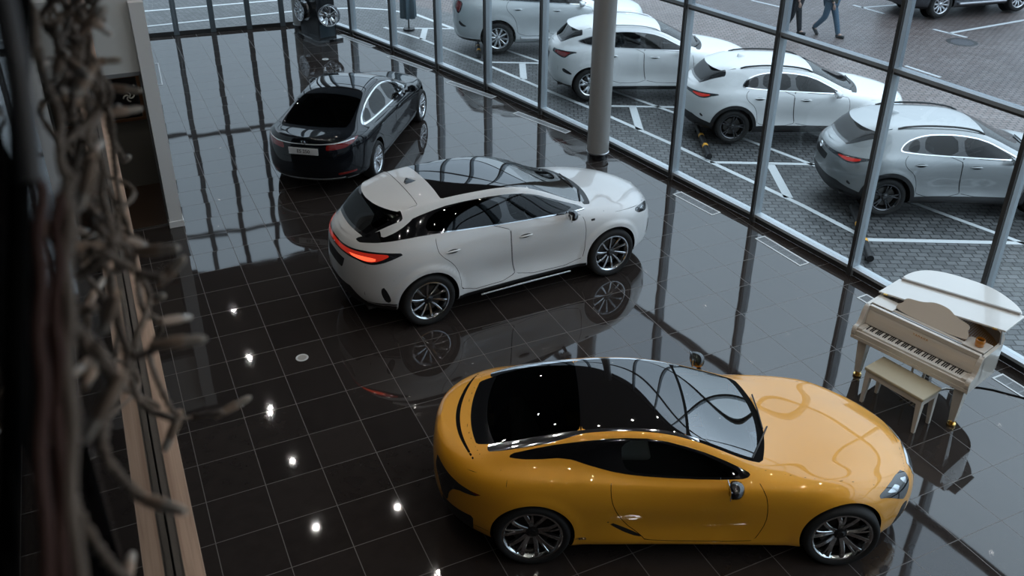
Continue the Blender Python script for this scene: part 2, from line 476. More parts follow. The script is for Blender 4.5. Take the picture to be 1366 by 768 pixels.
    def top(s, x, y):
        A = np.array(s.A[:s.NS * s.V]); B = A[A[:, 6] >= 5]; d = (B[:, 0] - x) ** 2 + (B[:, 1] - abs(y)) ** 2
        i = np.argsort(d)[:4]; w = 1 / (d[i] + 1e-6); w /= w.sum()
        n = (B[i, 3:6] * w[:, None]).sum(0)
        if y < 0: n[1] = -n[1]
        return Vector((x, y, float((B[i, 2] * w).sum()))), Vector(n).normalized()
    def emit(s, lab, name, m, parent, side=0, off=0.0, label=None):
        """one object from the faces labelled LAB; side 0 both halves welded, +1 left only, -1 right only"""
        idx = {}; V = []; N = []; F = []
        def vid(i, sd):
            a = s.A[i]
            key = (i, sd if abs(a[1]) > 1e-5 else 0)
            if key not in idx:
                idx[key] = len(V)
                n = np.array(a[3:6])
                if abs(a[1]) <= 1e-5: n[1] = 0
                n = n / max(np.linalg.norm(n), 1e-9)
                p = np.array(a[:3]) + n * off
                if sd < 0: p = p * [1, -1, 1]; n = n * [1, -1, 1]
                V.append(tuple(p)); N.append(tuple(n))
            return idx[key]
        for f, l in zip(s.F, s.L):
            if l != lab: continue
            for sd in ((1, -1) if side == 0 else (side,)):
                q = [vid(i, sd) for i in f]
                q = [x for j, x in enumerate(q) if x != q[j - 1]]
                if len(set(q)) < 3: continue
                F.append(q if sd > 0 else q[::-1])
        if not F: return None
        me = bpy.data.meshes.new(name)
        # orientation: agree with the stored normals
        P = np.array(V); f0 = F[len(F) // 2]
        nn = np.cross(P[f0[1]] - P[f0[0]], P[f0[2]] - P[f0[0]])
        tot = 0
        for f in F[::max(1, len(F) // 60)]:
            nn = np.cross(P[f[1]] - P[f[0]], P[f[2]] - P[f[0]]); tot += np.sign(nn @ np.array(N[f[0]]))
        if tot < 0: F = [f[::-1] for f in F]
        me.from_pydata(V, [], F); me.update()
        me.polygons.foreach_set('use_smooth', [True] * len(me.polygons))
        me.materials.append(m)
        me.normals_split_custom_set_from_vertices(N)
        o = bpy.data.objects.new(name, me); COL.objects.link(o); o.parent = parent
        if label: o['label'] = label
        return o

def make_wheel(name, parent, loc, right, R, W, RR, style, detail=True):
    """tyre, rim with spokes, brake disc and hub; the outer face looks to +y (or -y when right)"""
    h = W / 2
    face = M[style['face']]; side = M[style['side']]
    rim = MB()
    rim.lathe([(RR + .012, h * .78), (RR + .010, h * .90), (RR - .004, h * .92), (RR - .018, h * .84), (RR - .030, h * .55), (RR - .036, -h * .8)], 48, 'y', mi=0)
    rim.lathe([(RR - .036, -h * .8), (RR + .01, -h * .85)], 48, 'y', mi=1)
    o = obj(name, rim, [face, side], parent, smooth=40)
    o.location = loc
    if right: o.rotation_euler = (0, style.get('phase', 0), PI)
    else: o.rotation_euler = (0, style.get('phase', 0), 0)
    t = MB()
    t.lathe([(RR - .01, -h * .82), (RR + .012, -h * .93), ((R + RR) / 2, -h * 1.02), (R - .022, -h * .95), (R - .004, -h * .72), (R, -h * .3), (R, h * .3), (R - .004, h * .72), (R - .022, h * .95), ((R + RR) / 2, h * 1.02), (RR + .014, h * .93), (RR + .006, h * .86)], 56, 'y')
    obj('tyre', t, M['rubber'], o, smooth=60)
    d = MB()
    d.lathe([(.055, .02), (RR * .70, .02), (RR * .70, -.01), (.055, -.01)], 40, 'y')
    d.disc(RR * .70, .021, 40, 'y')
    obj('brake_disc', d, M['disc'], o, smooth=30)
    b = MB(); b.disc(RR - .03, -h * .45, 32, 'y'); obj('wheel_back', b, M['gap'], o)
    n = style['n']
    yh = h * style.get('hub', .55); yr = h * style.get('edge', .80)
    def spoke(a0, a1, w0, w1, mb, r0=.045, r1=None):
        r1 = RR - .014 if r1 is None else r1
        K = 7; rings = []
        for i in range(K):
            t = i / (K - 1); r = r0 + (r1 - r0) * t
            a = a0 + (a1 - a0) * (t ** style.get('bend', 1.0))
            w = w0 + (w1 - w0) * t
            y = yh + (yr - yh) * math.sin(t * PI / 2) ** 1.2
            c = Vector((math.cos(a) * r, 0, math.sin(a) * r)); tn = Vector((-math.sin(a), 0, math.cos(a)))
            dp = .030 - .008 * t
            rings.append([c + tn * (-w * .62) + Vector((0, y - dp, 0)), c + tn * (-w * .5) + Vector((0, y - .004, 0)), c + tn * (-w * .36) + Vector((0, y, 0)),
                          c + tn * (w * .36) + Vector((0, y, 0)), c + tn * (w * .5) + Vector((0, y - .004, 0)), c + tn * (w * .62) + Vector((0, y - dp, 0))])
        b0 = len(mb.f)
        mb.loft(rings, cap=True)
        for q in range(b0, len(mb.f)):
            k = (q - b0)
            mb.m[q] = 0 if (k < (K - 1) * 6 and k % 6 in (1, 2, 3)) else 1
    allm = MB()
    for k in range(n):
        a = 2 * PI * k / n + style.get('a0', PI / 2)
        mb = MB() if detail else allm
        for (d0, d1, w0, w1) in style['spokes']:
            spoke(a + d0, a + d1, w0, w1, mb)
        if detail: obj('spoke', mb, [face, side], o, smooth=25)
    if not detail: obj('spokes', allm, [face, side], o, smooth=25)
    c = MB()
    c.lathe([(.075, yh - .02), (.070, yh + .004), (.040, yh + .008), (.034, yh + .014), (.03, yh + .016)], 28, 'y'); c.disc(.03, yh + .016, 28, 'y')
    obj('hub_cap', c, side if style['side'] != 'alloy_silver' else face, o, smooth=40)
    return o

def seat_mb(w=.5):
    m = MB()
    m.rbox((0, 0, .13), (.25, w / 2, .09), .07, 4)
    T = Matrix.Translation((-.24, 0, .18)) @ Matrix.Rotation(math.radians(-18), 4, 'Y')
    m.rbox((0, 0, .29), (.075, w / 2 - .01, .30), .065, 4, M=T)
    m.rbox((.01, 0, .69), (.05, .13, .09), .045, 4, M=T)
    return m

def finish_car(root, B, spec, det=True):
    """wheels, liner, underbody, seats, mirrors shared by every car"""
    p = spec
    # wheel wells
    for xa in (0.0, p['wb']):
        A = np.array(B.A); ed = []
        for a, b in B.hole_edges:
            if abs(B.A[a][0] - xa) < .7 and abs(B.A[b][0] - xa) < .7: ed.append((a, b))
        for sd in (1, -1):
            well = MB()
            for a, b in ed:
                pa = B.A[a][:3]; pb = B.A[b][:3]
                well.add([(pa[0], sd * (pa[1] - .002), pa[2]), (pb[0], sd * (pb[1] - .002), pb[2]), (pb[0], sd * .55, pb[2]), (pa[0], sd * .55, pa[2])], [(0, 1, 2, 3)])
            n = 24; ra = p['ra'] + .01
            well.add([(xa + ra * math.cos(PI * 2 * k / n), sd * .55, p['rw'] + ra * math.sin(PI * 2 * k / n)) for k in range(n)], [tuple(range(n))])
            obj('wheel_well', well, M['gap'], root)
    # underbody
    G = B.G; u = MB(); xs = []
    rows = [(G[i, 0, 0], G[i, 0, 1], G[i, 0, 2]) for i in range(0, B.NS, 3)] + [tuple(G[-1, 0])]
    vs = []
    for (x, y, z) in rows:
        yy = y if min(abs(x), abs(x - p['wb'])) > p['ra'] + .05 else min(y, .56)
        vs += [(x, yy, z + .004), (x, -yy, z + .004)]
    u.add(vs, [(2 * i, 2 * i + 1, 2 * i + 3, 2 * i + 2) for i in range(len(rows) - 1)])
    obj('underbody', u, M['gap'], root)
    # wheels
    st = p['wheel']
    for xa in (0.0, p['wb']):
        for sd in (1, -1):
            make_wheel('wheel', root, (xa, sd * (p['track'] - p['tw'] / 2), p['rw']), sd < 0, p['rw'], p['tw'], p['rr'], st, det)
    # dark liner behind the skin
    ln = MB(); A = np.array(B.A); ids = {}
    lim = p.get('liner', (-.7, 2.2))
    for f, l in zip(B.F, B.L):
        if l in p['glass_labels'] or l == 'hole': continue
        cx = sum(B.A[i][0] for i in f) / len(f); cz = sum(B.A[i][2] for i in f) / len(f)
        if cx < lim[0] or cx > lim[1] or cz < .35: continue
        for sd in (1, -1):
            q = []
            for i in f:
                a = B.A[i]
                q.append((a[0] - a[3] * .03, sd * (a[1] - a[4] * .03), a[2] - a[5] * .03))
            ln.add(q, [tuple(range(len(q)))])
    obj('cabin_lining', ln, M['interior'], root)
    fl = MB(); fl.box(lim[0], lim[1], -.66, .66, .30, .34); obj('cabin_floor', fl, M['interior'], root)
    sm = M[p.get('seat', 'seat_dark')]
    zs = p.get('seat_z', .34); xs_ = p.get('seat_x', 1.05)
    for sd in (1, -1):
        o = obj('front_seat', seat_mb(), sm, root, smooth=60); o.location = (xs_, sd * .37, zs)
    rb = MB()
    xr = p.get('rear_seat_x', .22)
    rb.rbox((xr, 0, zs + .12), (.24, .58, .09), .06, 4)
    T = Matrix.Translation((xr - .22, 0, zs + .16)) @ Matrix.Rotation(math.radians(-24), 4, 'Y')
    rb.rbox((0, 0, .26), (.07, .58, .27), .06, 4, M=T)
    for y in (-.34, .34): rb.rbox((0, y, .57), (.045, .12, .06), .04, 3, M=T)
    obj('rear_seat', rb, sm, root, smooth=60)
    da = MB(); xd = p['dash_x']; zd = p['dash_z']
    da.rbox((xd, 0, zd - .14), (.20, .62, .13), .08, 4); obj('dashboard', da, M['interior'], root, smooth=60)
    sw = MB(); T = Matrix.Translation((xd - .28, .37, zd - .12)) @ Matrix.Rotation(math.radians(-65), 4, 'Y')
    pts = [T @ Vector((.17 * math.cos(a), .17 * math.sin(a), 0)) for a in np.linspace(0, 2 * PI, 25)]
    sw.tube(pts, .014, 8); sw.tube([T @ Vector((-.16, 0, 0)), T @ Vector((0, 0, -.03)), T @ Vector((.16, 0, 0))], .02, 6)
    sw.tube([T @ Vector((0, 0, -.03)), T @ Vector((0, 0, -.25))], .03, 8)
    obj('steering_wheel', sw, M['black'], root, smooth=60)
    # door mirrors
    for sd in (1, -1):
        mx, my, mz = p['mirror']
        c = Vector((mx, sd * my, mz))
        mb = MB()
        rings = []
        for k in range(9):
            t = k / 8; a = (t - .5) * PI
            w = math.cos(a) ** .55 if abs(math.cos(a)) > 1e-6 else 0.02
            y = (t - .5) * .22
            ring = []
            for q in range(14):
                an = 2 * PI * q / 14
                ex = math.copysign(abs(math.cos(an)) ** .75, math.cos(an)) * .075 * w * (1.25 if math.cos(an) > 0 else .75)
                ez = math.copysign(abs(math.sin(an)) ** .75, math.sin(an)) * .072 * w
                ring.append((c.x + ex - .03 * t, c.y + sd * y, c.z + ez + .012 * t))
            rings.append(ring if sd > 0 else ring[::-1])
        mb.loft(rings, mi=0)
        if p.get('mirror_two'):
            for q in range(len(mb.f)):
                zc = sum(mb.v[i][2] for i in mb.f[q]) / len(mb.f[q])
                mb.m[q] = 1 if zc < c.z - .012 else 0
        o = obj('door_mirror', mb, [M[p['mirror_mat']], M[p.get('mirror_mat2', p['mirror_mat'])]], root, smooth=60)
        st_ = MB(); st_.tube([(c.x + .02, c.y - sd * .16, c.z - .075), (c.x + .01, c.y - sd * .04, c.z - .05)], [.03, .022], 8)
        obj('mirror_arm', st_, M['black'], o, smooth=60)
        g = MB(); g.rbox((c.x - .062, c.y, c.z + .004), (.004, .085, .052), .004, 1); obj('mirror_glass', g, M['chrome'], o)

def lev(xr, xf, W, Z, cr, cf, sig=0.05): return dict(xr=xr, xf=xf, W=W, Z=Z, cr=cr, cf=cf, sig=sig)

def arches(B, p, clad=None, wb=None):
    wb = p['wb']; ra = p['ra']; rw = p['rw']
    def circ(x, z): return np.minimum(np.hypot(x, z - p.get('az', rw)), np.hypot(x - wb, z - p.get('az', rw)))
    B.cut('hole', 'body', lambda x, y, z, v: np.maximum(circ(x, z) - ra, np.maximum((v - 4.6) * .1, (.45 - y))))
    B.hole_edges = B.edge_of('hole')
    B.drop('hole')
    p['arch'] = 'arch_trim' if clad else 'arch_lip'
    if clad:
        B.cut('arch_trim', 'body', lambda x, y, z, v: np.maximum(circ(x, z) - ra - clad, np.maximum((v - 4.3) * .1, .45 - y)))
    else:
        B.cut('arch_lip', 'body', lambda x, y, z, v: np.maximum(circ(x, z) - ra - .014, np.maximum((v - 4.3) * .1, .45 - y)))

def emit_arches(B, p, root, m):
    lab = p['arch']
    B.cut(lab + '_front', lab, lambda x, y, z, v: p['wb'] / 2 - x)
    for l in (lab, lab + '_front'):
        for sd in (1, -1): B.emit(l, lab, m, root, sd, .008 if lab == 'arch_trim' else 0)

def side(B, new, frm, poly, vmin=0.0, vmax=9.5, ymin=.3, smooth=1):
    P = rnd(poly, smooth) if smooth else poly
    B.cut(new, frm, lambda x, y, z, v: np.maximum(sdf_poly(x, z, P), np.maximum(np.maximum((vmin - v), (v - vmax)) * .1, ymin - y)))
def line(B, new, frm, L, w=.004, vmin=0.0, vmax=9.5, ymin=.3, smooth=2):
    P = rnd(L, smooth, False) if smooth else L
    def fld(x, y, z, v):
        A = B.arr(); d, k = line_field(x, z, A[:, 3], A[:, 5], P)
        return np.maximum(d - w * k, np.maximum(np.maximum((vmin - v), (v - vmax)) * .1, ymin - y))
    B.cut(new, frm, fld)
def topline(B, new, frm, L, w=.004, vmin=4.0, smooth=2, xlim=(-9, 9)):
    P = rnd(L, smooth, False) if smooth else L
    def fld(x, y, z, v):
        A = B.arr(); d, k = line_field(x, y, A[:, 3], A[:, 4], P)
        return np.maximum(np.maximum(d - w * k, (vmin - v) * .1), np.maximum(xlim[0] - x, x - xlim[1]))
    B.cut(new, frm, fld)
def band(B, new, frm, fn): B.cut(new, frm, fn)
# ------------------------------------------------------------------ the yellow coupe
def build_coupe():
    p = dict(wb=2.87, ra=.392, rw=.362, az=.375, rr=.275, tw=.262, track=.955, mirror=(1.80, .99, .985), mirror_mat='gloss_black', mirror_mat2='paint_yellow', mirror_two=True,
             seat='seat_light', seat_x=1.0, seat_z=.16, rear_seat_x=.28, dash_x=1.95, dash_z=.92, liner=(-.45, 2.15),
             glass_labels=('windshield', 'rear_window', 'door_window', 'roof_panel'),
             wheel=dict(n=5, face='wheel_bright', side='alloy_dark', hub=.42, edge=.86, a0=PI / 2 + .1, bend=.8,
                        spokes=[(-.16, -.36, .045, .040), (.16, .36, .045, .040), (-.10, -.12, .035, .02)]))
    cr = (.95, 2.5); cf = (1.15, 2.25)
    Lv = [
        lev(-.86, 3.68, [(-.8, .80), (3.6, .78)], [(-.95, .27), (-.5, .22), (.3, .165), (2.5, .165), (3.3, .19), (3.8, .20)], cr, cf),
        lev(-.93, 3.77, [(-.9, .90), (0, .93), (.6, .915), (1.4, .905), (2.3, .915), (2.87, .93), (3.8, .88)], [(-.95, .36), (-.5, .30), (.3, .235), (2.5, .235), (3.3, .25), (3.8, .27)], cr, cf),
        lev(-.975, 3.80, [(-.9, .93), (0, .955), (.5, .93), (1.0, .885), (1.6, .88), (2.3, .915), (2.87, .942), (3.8, .90)], [(-.95, .54), (0, .50), (1.4, .44), (2.87, .45), (3.8, .44)], cr, cf),
        lev(-.975, 3.785, [(-.9, .92), (0, .962), (.5, .945), (1.2, .905), (1.8, .905), (2.3, .92), (2.87, .942), (3.3, .91), (3.8, .86)], [(-.95, .74), (0, .76), (.6, .72), (1.4, .68), (2.2, .68), (2.87, .69), (3.4, .62), (3.8, .57)], cr, cf),
        lev(-.955, 3.74, [(-.9, .86), (-.4, .90), (0, .905), (.5, .895), (1.0, .875), (1.8, .88), (2.4, .89), (2.87, .88), (3.3, .84), (3.75, .80)], [(-.95, .92), (-.3, .955), (.1, .965), (.6, .93), (1.2, .875), (2.0, .855), (2.5, .85), (2.87, .83), (3.3, .75), (3.75, .655)], cr, cf),
        lev(-.925, 3.72, [(-.9, .76), (-.4, .77), (0, .765), (.5, .785), (1.0, .80), (1.8, .815), (2.2, .81), (2.87, .76), (3.3, .72), (3.7, .68)], [(-.95, .995), (-.4, 1.035), (0, 1.06), (.4, 1.045), (.8, .985), (1.2, .95), (2.0, .925), (2.4, .915), (2.87, .885), (3.3, .80), (3.55, .735), (3.72, .675)], cr, cf),
        lev(-.91, 3.70, [(-.9, .66), (-.5, .665), (-.2, .655), (.3, .635), (.76, .625), (1.15, .625), (1.54, .655), (1.85, .70), (2.1, .735), (2.4, .66), (2.87, .58), (3.3, .56), (3.7, .52)],
            [(-.92, 1.01), (-.5, 1.06), (-.2, 1.135), (.3, 1.235), (.76, 1.283), (1.10, 1.275), (1.54, 1.16), (1.85, 1.04), (2.1, .955), (2.4, .935), (2.87, .895), (3.3, .82), (3.55, .755), (3.70, .69)], cr, cf, .035),
        lev(-.90, 3.695, [(-.9, .55), (-.5, .57), (-.2, .575), (.3, .565), (.76, .56), (1.15, .56), (1.54, .585), (1.85, .63), (2.1, .66), (2.4, .50), (2.87, .42), (3.3, .41), (3.7, .38)],
            [(-.92, 1.015), (-.5, 1.065), (-.2, 1.155), (.3, 1.265), (.76, 1.315), (1.12, 1.308), (1.45, 1.235), (1.85, 1.09), (2.12, .985), (2.4, .95), (2.87, .915), (3.3, .845), (3.55, .775), (3.695, .70)], cr, cf, .035),
        lev(-.895, 3.69, [(-.9, .30), (-.5, .31), (.3, .30), (1.15, .30), (2.1, .33), (2.4, .25), (3.3, .21), (3.7, .2)],
            [(-.92, 1.02), (-.55, 1.05), (-.2, 1.165), (.3, 1.285), (.76, 1.338), (1.12, 1.333), (1.5, 1.255), (1.85, 1.13), (2.18, 1.00), (2.4, .968), (2.87, .935), (3.3, .865), (3.55, .79), (3.69, .71)], cr, cf, .035),
        lev(-.895, 3.69, [], [(-.92, 1.02), (-.55, 1.05), (-.2, 1.168), (.3, 1.29), (.76, 1.344), (1.12, 1.34), (1.5, 1.265), (1.85, 1.142), (2.22, 1.005), (2.4, .975), (2.87, .94), (3.3, .87), (3.55, .795), (3.69, .715)], cr, cf, .035),
    ]
    B = Body(Lv, flares=((0, .375, .41, .50, .010), (2.87, .375, .41, .50, .010)))
    arches(B, p)
    # side glass (one long dark window line) with its black surround
    dlo = [(2.05, .945), (1.6, .945), (1.1, .965), (.78, 1.0), (.52, 1.065), (.30, 1.125), (.0, 1.10), (-.30, 1.095), (.1, 1.19), (.40, 1.235), (.76, 1.272), (1.12, 1.262), (1.5, 1.165), (1.82, 1.045)]
    side(B, 'window_trim', 'body', dlo, 4.3, 6.15, .3, 1)
    din = [(1.92, .962), (1.6, .962), (1.1, .985), (.86, 1.01), (.80, 1.10), (.80, 1.252), (1.10, 1.246), (1.48, 1.152), (1.78, 1.035)]
    side(B, 'door_window', 'window_trim', din, 4.3, 6.15, .3, 1)
    qin = [(.74, 1.035), (.56, 1.085), (.36, 1.15), (.44, 1.215), (.74, 1.25)]
    side(B, 'quarter_window', 'window_trim', qin, 4.3, 6.15, .3, 1)
    # bright roof rail trim
    B.cut('roof_trim', 'body', lambda x, y, z, v: np.maximum(np.maximum(-.42 - x, x - 1.52), np.maximum(np.where(x < .15, 6.16, np.minimum(6.74, 6.16 + (x - .15) * 1.9)) - v, v - 7.0) * .07))
    # glass
    B.cut('windshield', 'body', lambda x, y, z, v: np.maximum(np.maximum((6.75 - v) * .08, x - (2.24 - .30 * y ** 2)), (1.44 - .12 * y ** 2) - x))
    B.cut('windshield_frame', 'windshield', lambda x, y, z, v: -np.maximum(np.maximum((7.0 - v) * .08, x - (2.165 - .30 * y ** 2)), (1.47 - .12 * y ** 2) - x))
    B.cut('roof_panel', 'body', lambda x, y, z, v: np.maximum(np.maximum((7.0 - v) * .08, x - (1.44 - .12 * y ** 2)), (.455 - .05 * y ** 2) - x))
    B.cut('rear_window', 'body', lambda x, y, z, v: np.maximum(np.maximum((6.98 - v) * .08, x - (.445 - .05 * y ** 2)), (-.60 + .32 * y ** 2) - x))
    B.cut('rear_window_frame', 'rear_window', lambda x, y, z, v: (x - (-.44 + .32 * y ** 2)))
    B.cut('window_trim', 'body', lambda x, y, z, v: np.maximum((6.98 - v) * .08, np.abs(x - .45 + .05 * y ** 2) - .008))
    # shut lines
    door = [(.705, 1.0), (.70, .86), (.73, .72), (.84, .50), (1.02, .335), (1.06, .275), (2.04, .275), (2.09, .34), (2.15, .52), (2.145, .70), (2.11, .86), (2.00, .985)]
    side(B, 'door', 'body', door, 0, 5.2, .3, 1)
    line(B, 'shut_line', ('body', 'door'), door + [door[0]], .0035, 0, 4.9, .3, 1)
    topline(B, 'shut_line', 'body', [(2.10, .705), (2.24, .712), (2.43, .735), (2.66, .760), (3.03, .737), (3.32, .695), (3.46, .62), (3.56, .48), (3.62, .25), (3.64, -.1)], .0035, 4.2, 2)
    line(B, 'shut_line', 'body', [(-.28, 1.03), (-.36, .995), (-.50, .985), (-.80, .955)], .003, 4.0, 5.6, .3, 2)
    line(B, 'shut_line', 'body', [(-.28, 1.03), (-.22, .96), (-.32, .82), (-.38, .75)], .003, 3.0, 5.2, .3, 1)
    # rear spoiler slot: a black crescent across the deck
    B.cut('spoiler_gap', 'body', lambda x, y, z, v: np.maximum(np.maximum(np.abs(x - (-.725 + .42 * y ** 2)) - (.021 - .03 * y ** 2), (5.2 - v) * .1), np.maximum(y - .68, x + .3)))
    B.cut('shut_line', 'body', lambda x, y, z, v: np.maximum(np.maximum(np.abs(x - (-.64 + .40 * y ** 2)) - .004, (5.2 - v) * .1), np.maximum(y - .66, x + .3)))
    # lamps
    tail = [(-.97, .93), (-.84, .865), (-.62, .815), (-.36, .800), (-.55, .775), (-.72, .755), (-.78, .66), (-.80, .52), (-.84, .50), (-.88, .66), (-.93, .80)]
    side(B, 'tail_lamp', 'body', tail, 2.0, 4.9, .42, 1)
    B.cut('tail_lamp_red', 'tail_lamp', lambda x, y, z, v: np.maximum(np.abs(z - (.845 + (-.66 - x) * .26)) - .010, -.92 - x))
    head = [(3.15, .735), (3.38, .77), (3.56, .735), (3.62, .64), (3.52, .555), (3.46, .60), (3.32, .68)]
    side(B, 'headlight', 'body', head, 2.0, 5.1, .3, 1)
    B.cut('headlight_reflector', 'headlight', lambda x, y, z, v: sdf_poly(x, z, [(3.28, .725), (3.40, .735), (3.46, .70), (3.42, .675), (3.36, .70)]))
    B.cut('headlight_reflector', 'headlight', lambda x, y, z, v: sdf_poly(x, z, [(3.47, .735), (3.56, .70), (3.56, .66), (3.52, .69)]))
    B.cut('grille', 'body', lambda x, y, z, v: np.maximum(sdf_poly(y, z, [(-.1, .685), (.28, .685), (.33, .62), (.22, .48), (.42, .27), (.40, .22), (-.1, .22)]), 3.3 - x))
    B.cut('grille_frame', 'body', lambda x, y, z, v: np.maximum(sdf_poly(y, z, [(-.1, .703), (.31, .703), (.36, .62), (.25, .48), (.46, .27), (.44, .20), (-.1, .20)]), 3.3 - x))
    side(B, 'intake', 'body', [(3.50, .52), (3.60, .50), (3.55, .32), (3.40, .27), (3.46, .40)], .5, 4, .35, 1)
    # vent behind the door
    side(B, 'side_vent', 'body', [(.64, .555), (.72, .52), (.88, .425), (1.00, .355), (1.03, .325), (.95, .335), (.80, .415)], .5, 3.5, .3, 1)
    hd = [(.825, .80), (1.02, .80), (1.02, .852), (.825, .852)]
    line(B, 'shut_line', 'door', hd + [hd[0]], .0022, 2, 5, .3, 0)
    line(B, 'shut_line', 'body', [(-.94, .46), (-.5, .40), (-.40, .39)], .004, .5, 4, .3, 1)
    B.cut('rear_diffuser', 'body', lambda x, y, z, v: np.maximum(x + .55, np.maximum(z - .40 - .12 * (y > .55), 0 * z - 1)))
    root = empty('car')
    tag(root, 'glossy yellow two-door coupe with a black roof, nearest car to the viewer', 'car', 'cars on the showroom floor')
    Y = M['paint_yellow']
    E_ = B.emit
    E_('body', 'body', Y, root)
    for sd in (1, -1):
        d = E_('door', 'door', Y, root, sd)
        E_('door_window', 'door_window', M['car_glass'], d, sd)
        E_('quarter_window', 'quarter_window', M['gloss_black'], root, sd)
        E_('window_trim', 'window_trim', M['gloss_black'], root, sd)
        E_('roof_trim', 'roof_trim', M['chrome'], root, sd, .002)
        t = E_('tail_lamp', 'tail_lamp', M['lamp_dark'], root, sd, .003)
        E_('tail_lamp_red', 'tail_lamp_strip', M['red_lens'], t, sd, .005)
        h = E_('headlight', 'headlight', M['lamp_dark'], root, sd, .002)
        E_('headlight_reflector', 'headlight_reflector', M['lamp_clear'], h, sd, .003)
        E_('side_vent', 'side_vent', M['black'], root, sd)
        E_('intake', 'bumper_intake', M['black'], root, sd)
    E_('windshield', 'windshield', M['coated_glass'], root)
    E_('windshield_frame', 'windshield_frame', M['gap'], root)
    E_('roof_panel', 'roof_panel', M['roof_glass'], root)
    E_('rear_window', 'rear_window', M['privacy_glass'], root)
    E_('rear_window_frame', 'rear_window_frame', M['gloss_black'], root)
    E_('shut_line', 'shut_line', M['gap'], root, 0, -.001)
    emit_arches(B, p, root, Y)
    E_('spoiler_gap', 'spoiler_slot', M['gap'], root, 0, -.004)
    E_('grille', 'grille', M['black'], root)
    E_('grille_frame', 'grille_frame', M['chrome'], root, 0, .003)
    E_('rear_diffuser', 'rear_diffuser', M['black'], root)
    finish_car(root, B, p)
    # wipers and small letters behind the front wheel
    w = MB()
    for (x0, y0, x1, y1) in ((2.27, -.15, 2.02, -.62), (2.24, .35, 2.22, -.18)):
        a, na = B.top(x0, y0); b, nb = B.top(x1, y1)
        w.tube([a + na * .02, (a + b) / 2 + (na + nb) * .014, b + nb * .012], .008, 6)
    obj('wiper', w, M['black'], root)
    for sd in (1, -1):
        a, n = B.at(.44, .335, 3, .5)
        t = text_mesh('badge', 'HYBRID', .035, M['ink'], root)
        t.matrix_local = Matrix.Translation((a.x, sd * (a.y + .003), a.z)) @ Matrix.Rotation(0 if sd < 0 else PI, 4, 'Z') @ Matrix.Rotation(PI / 2, 4, 'X')
    return root
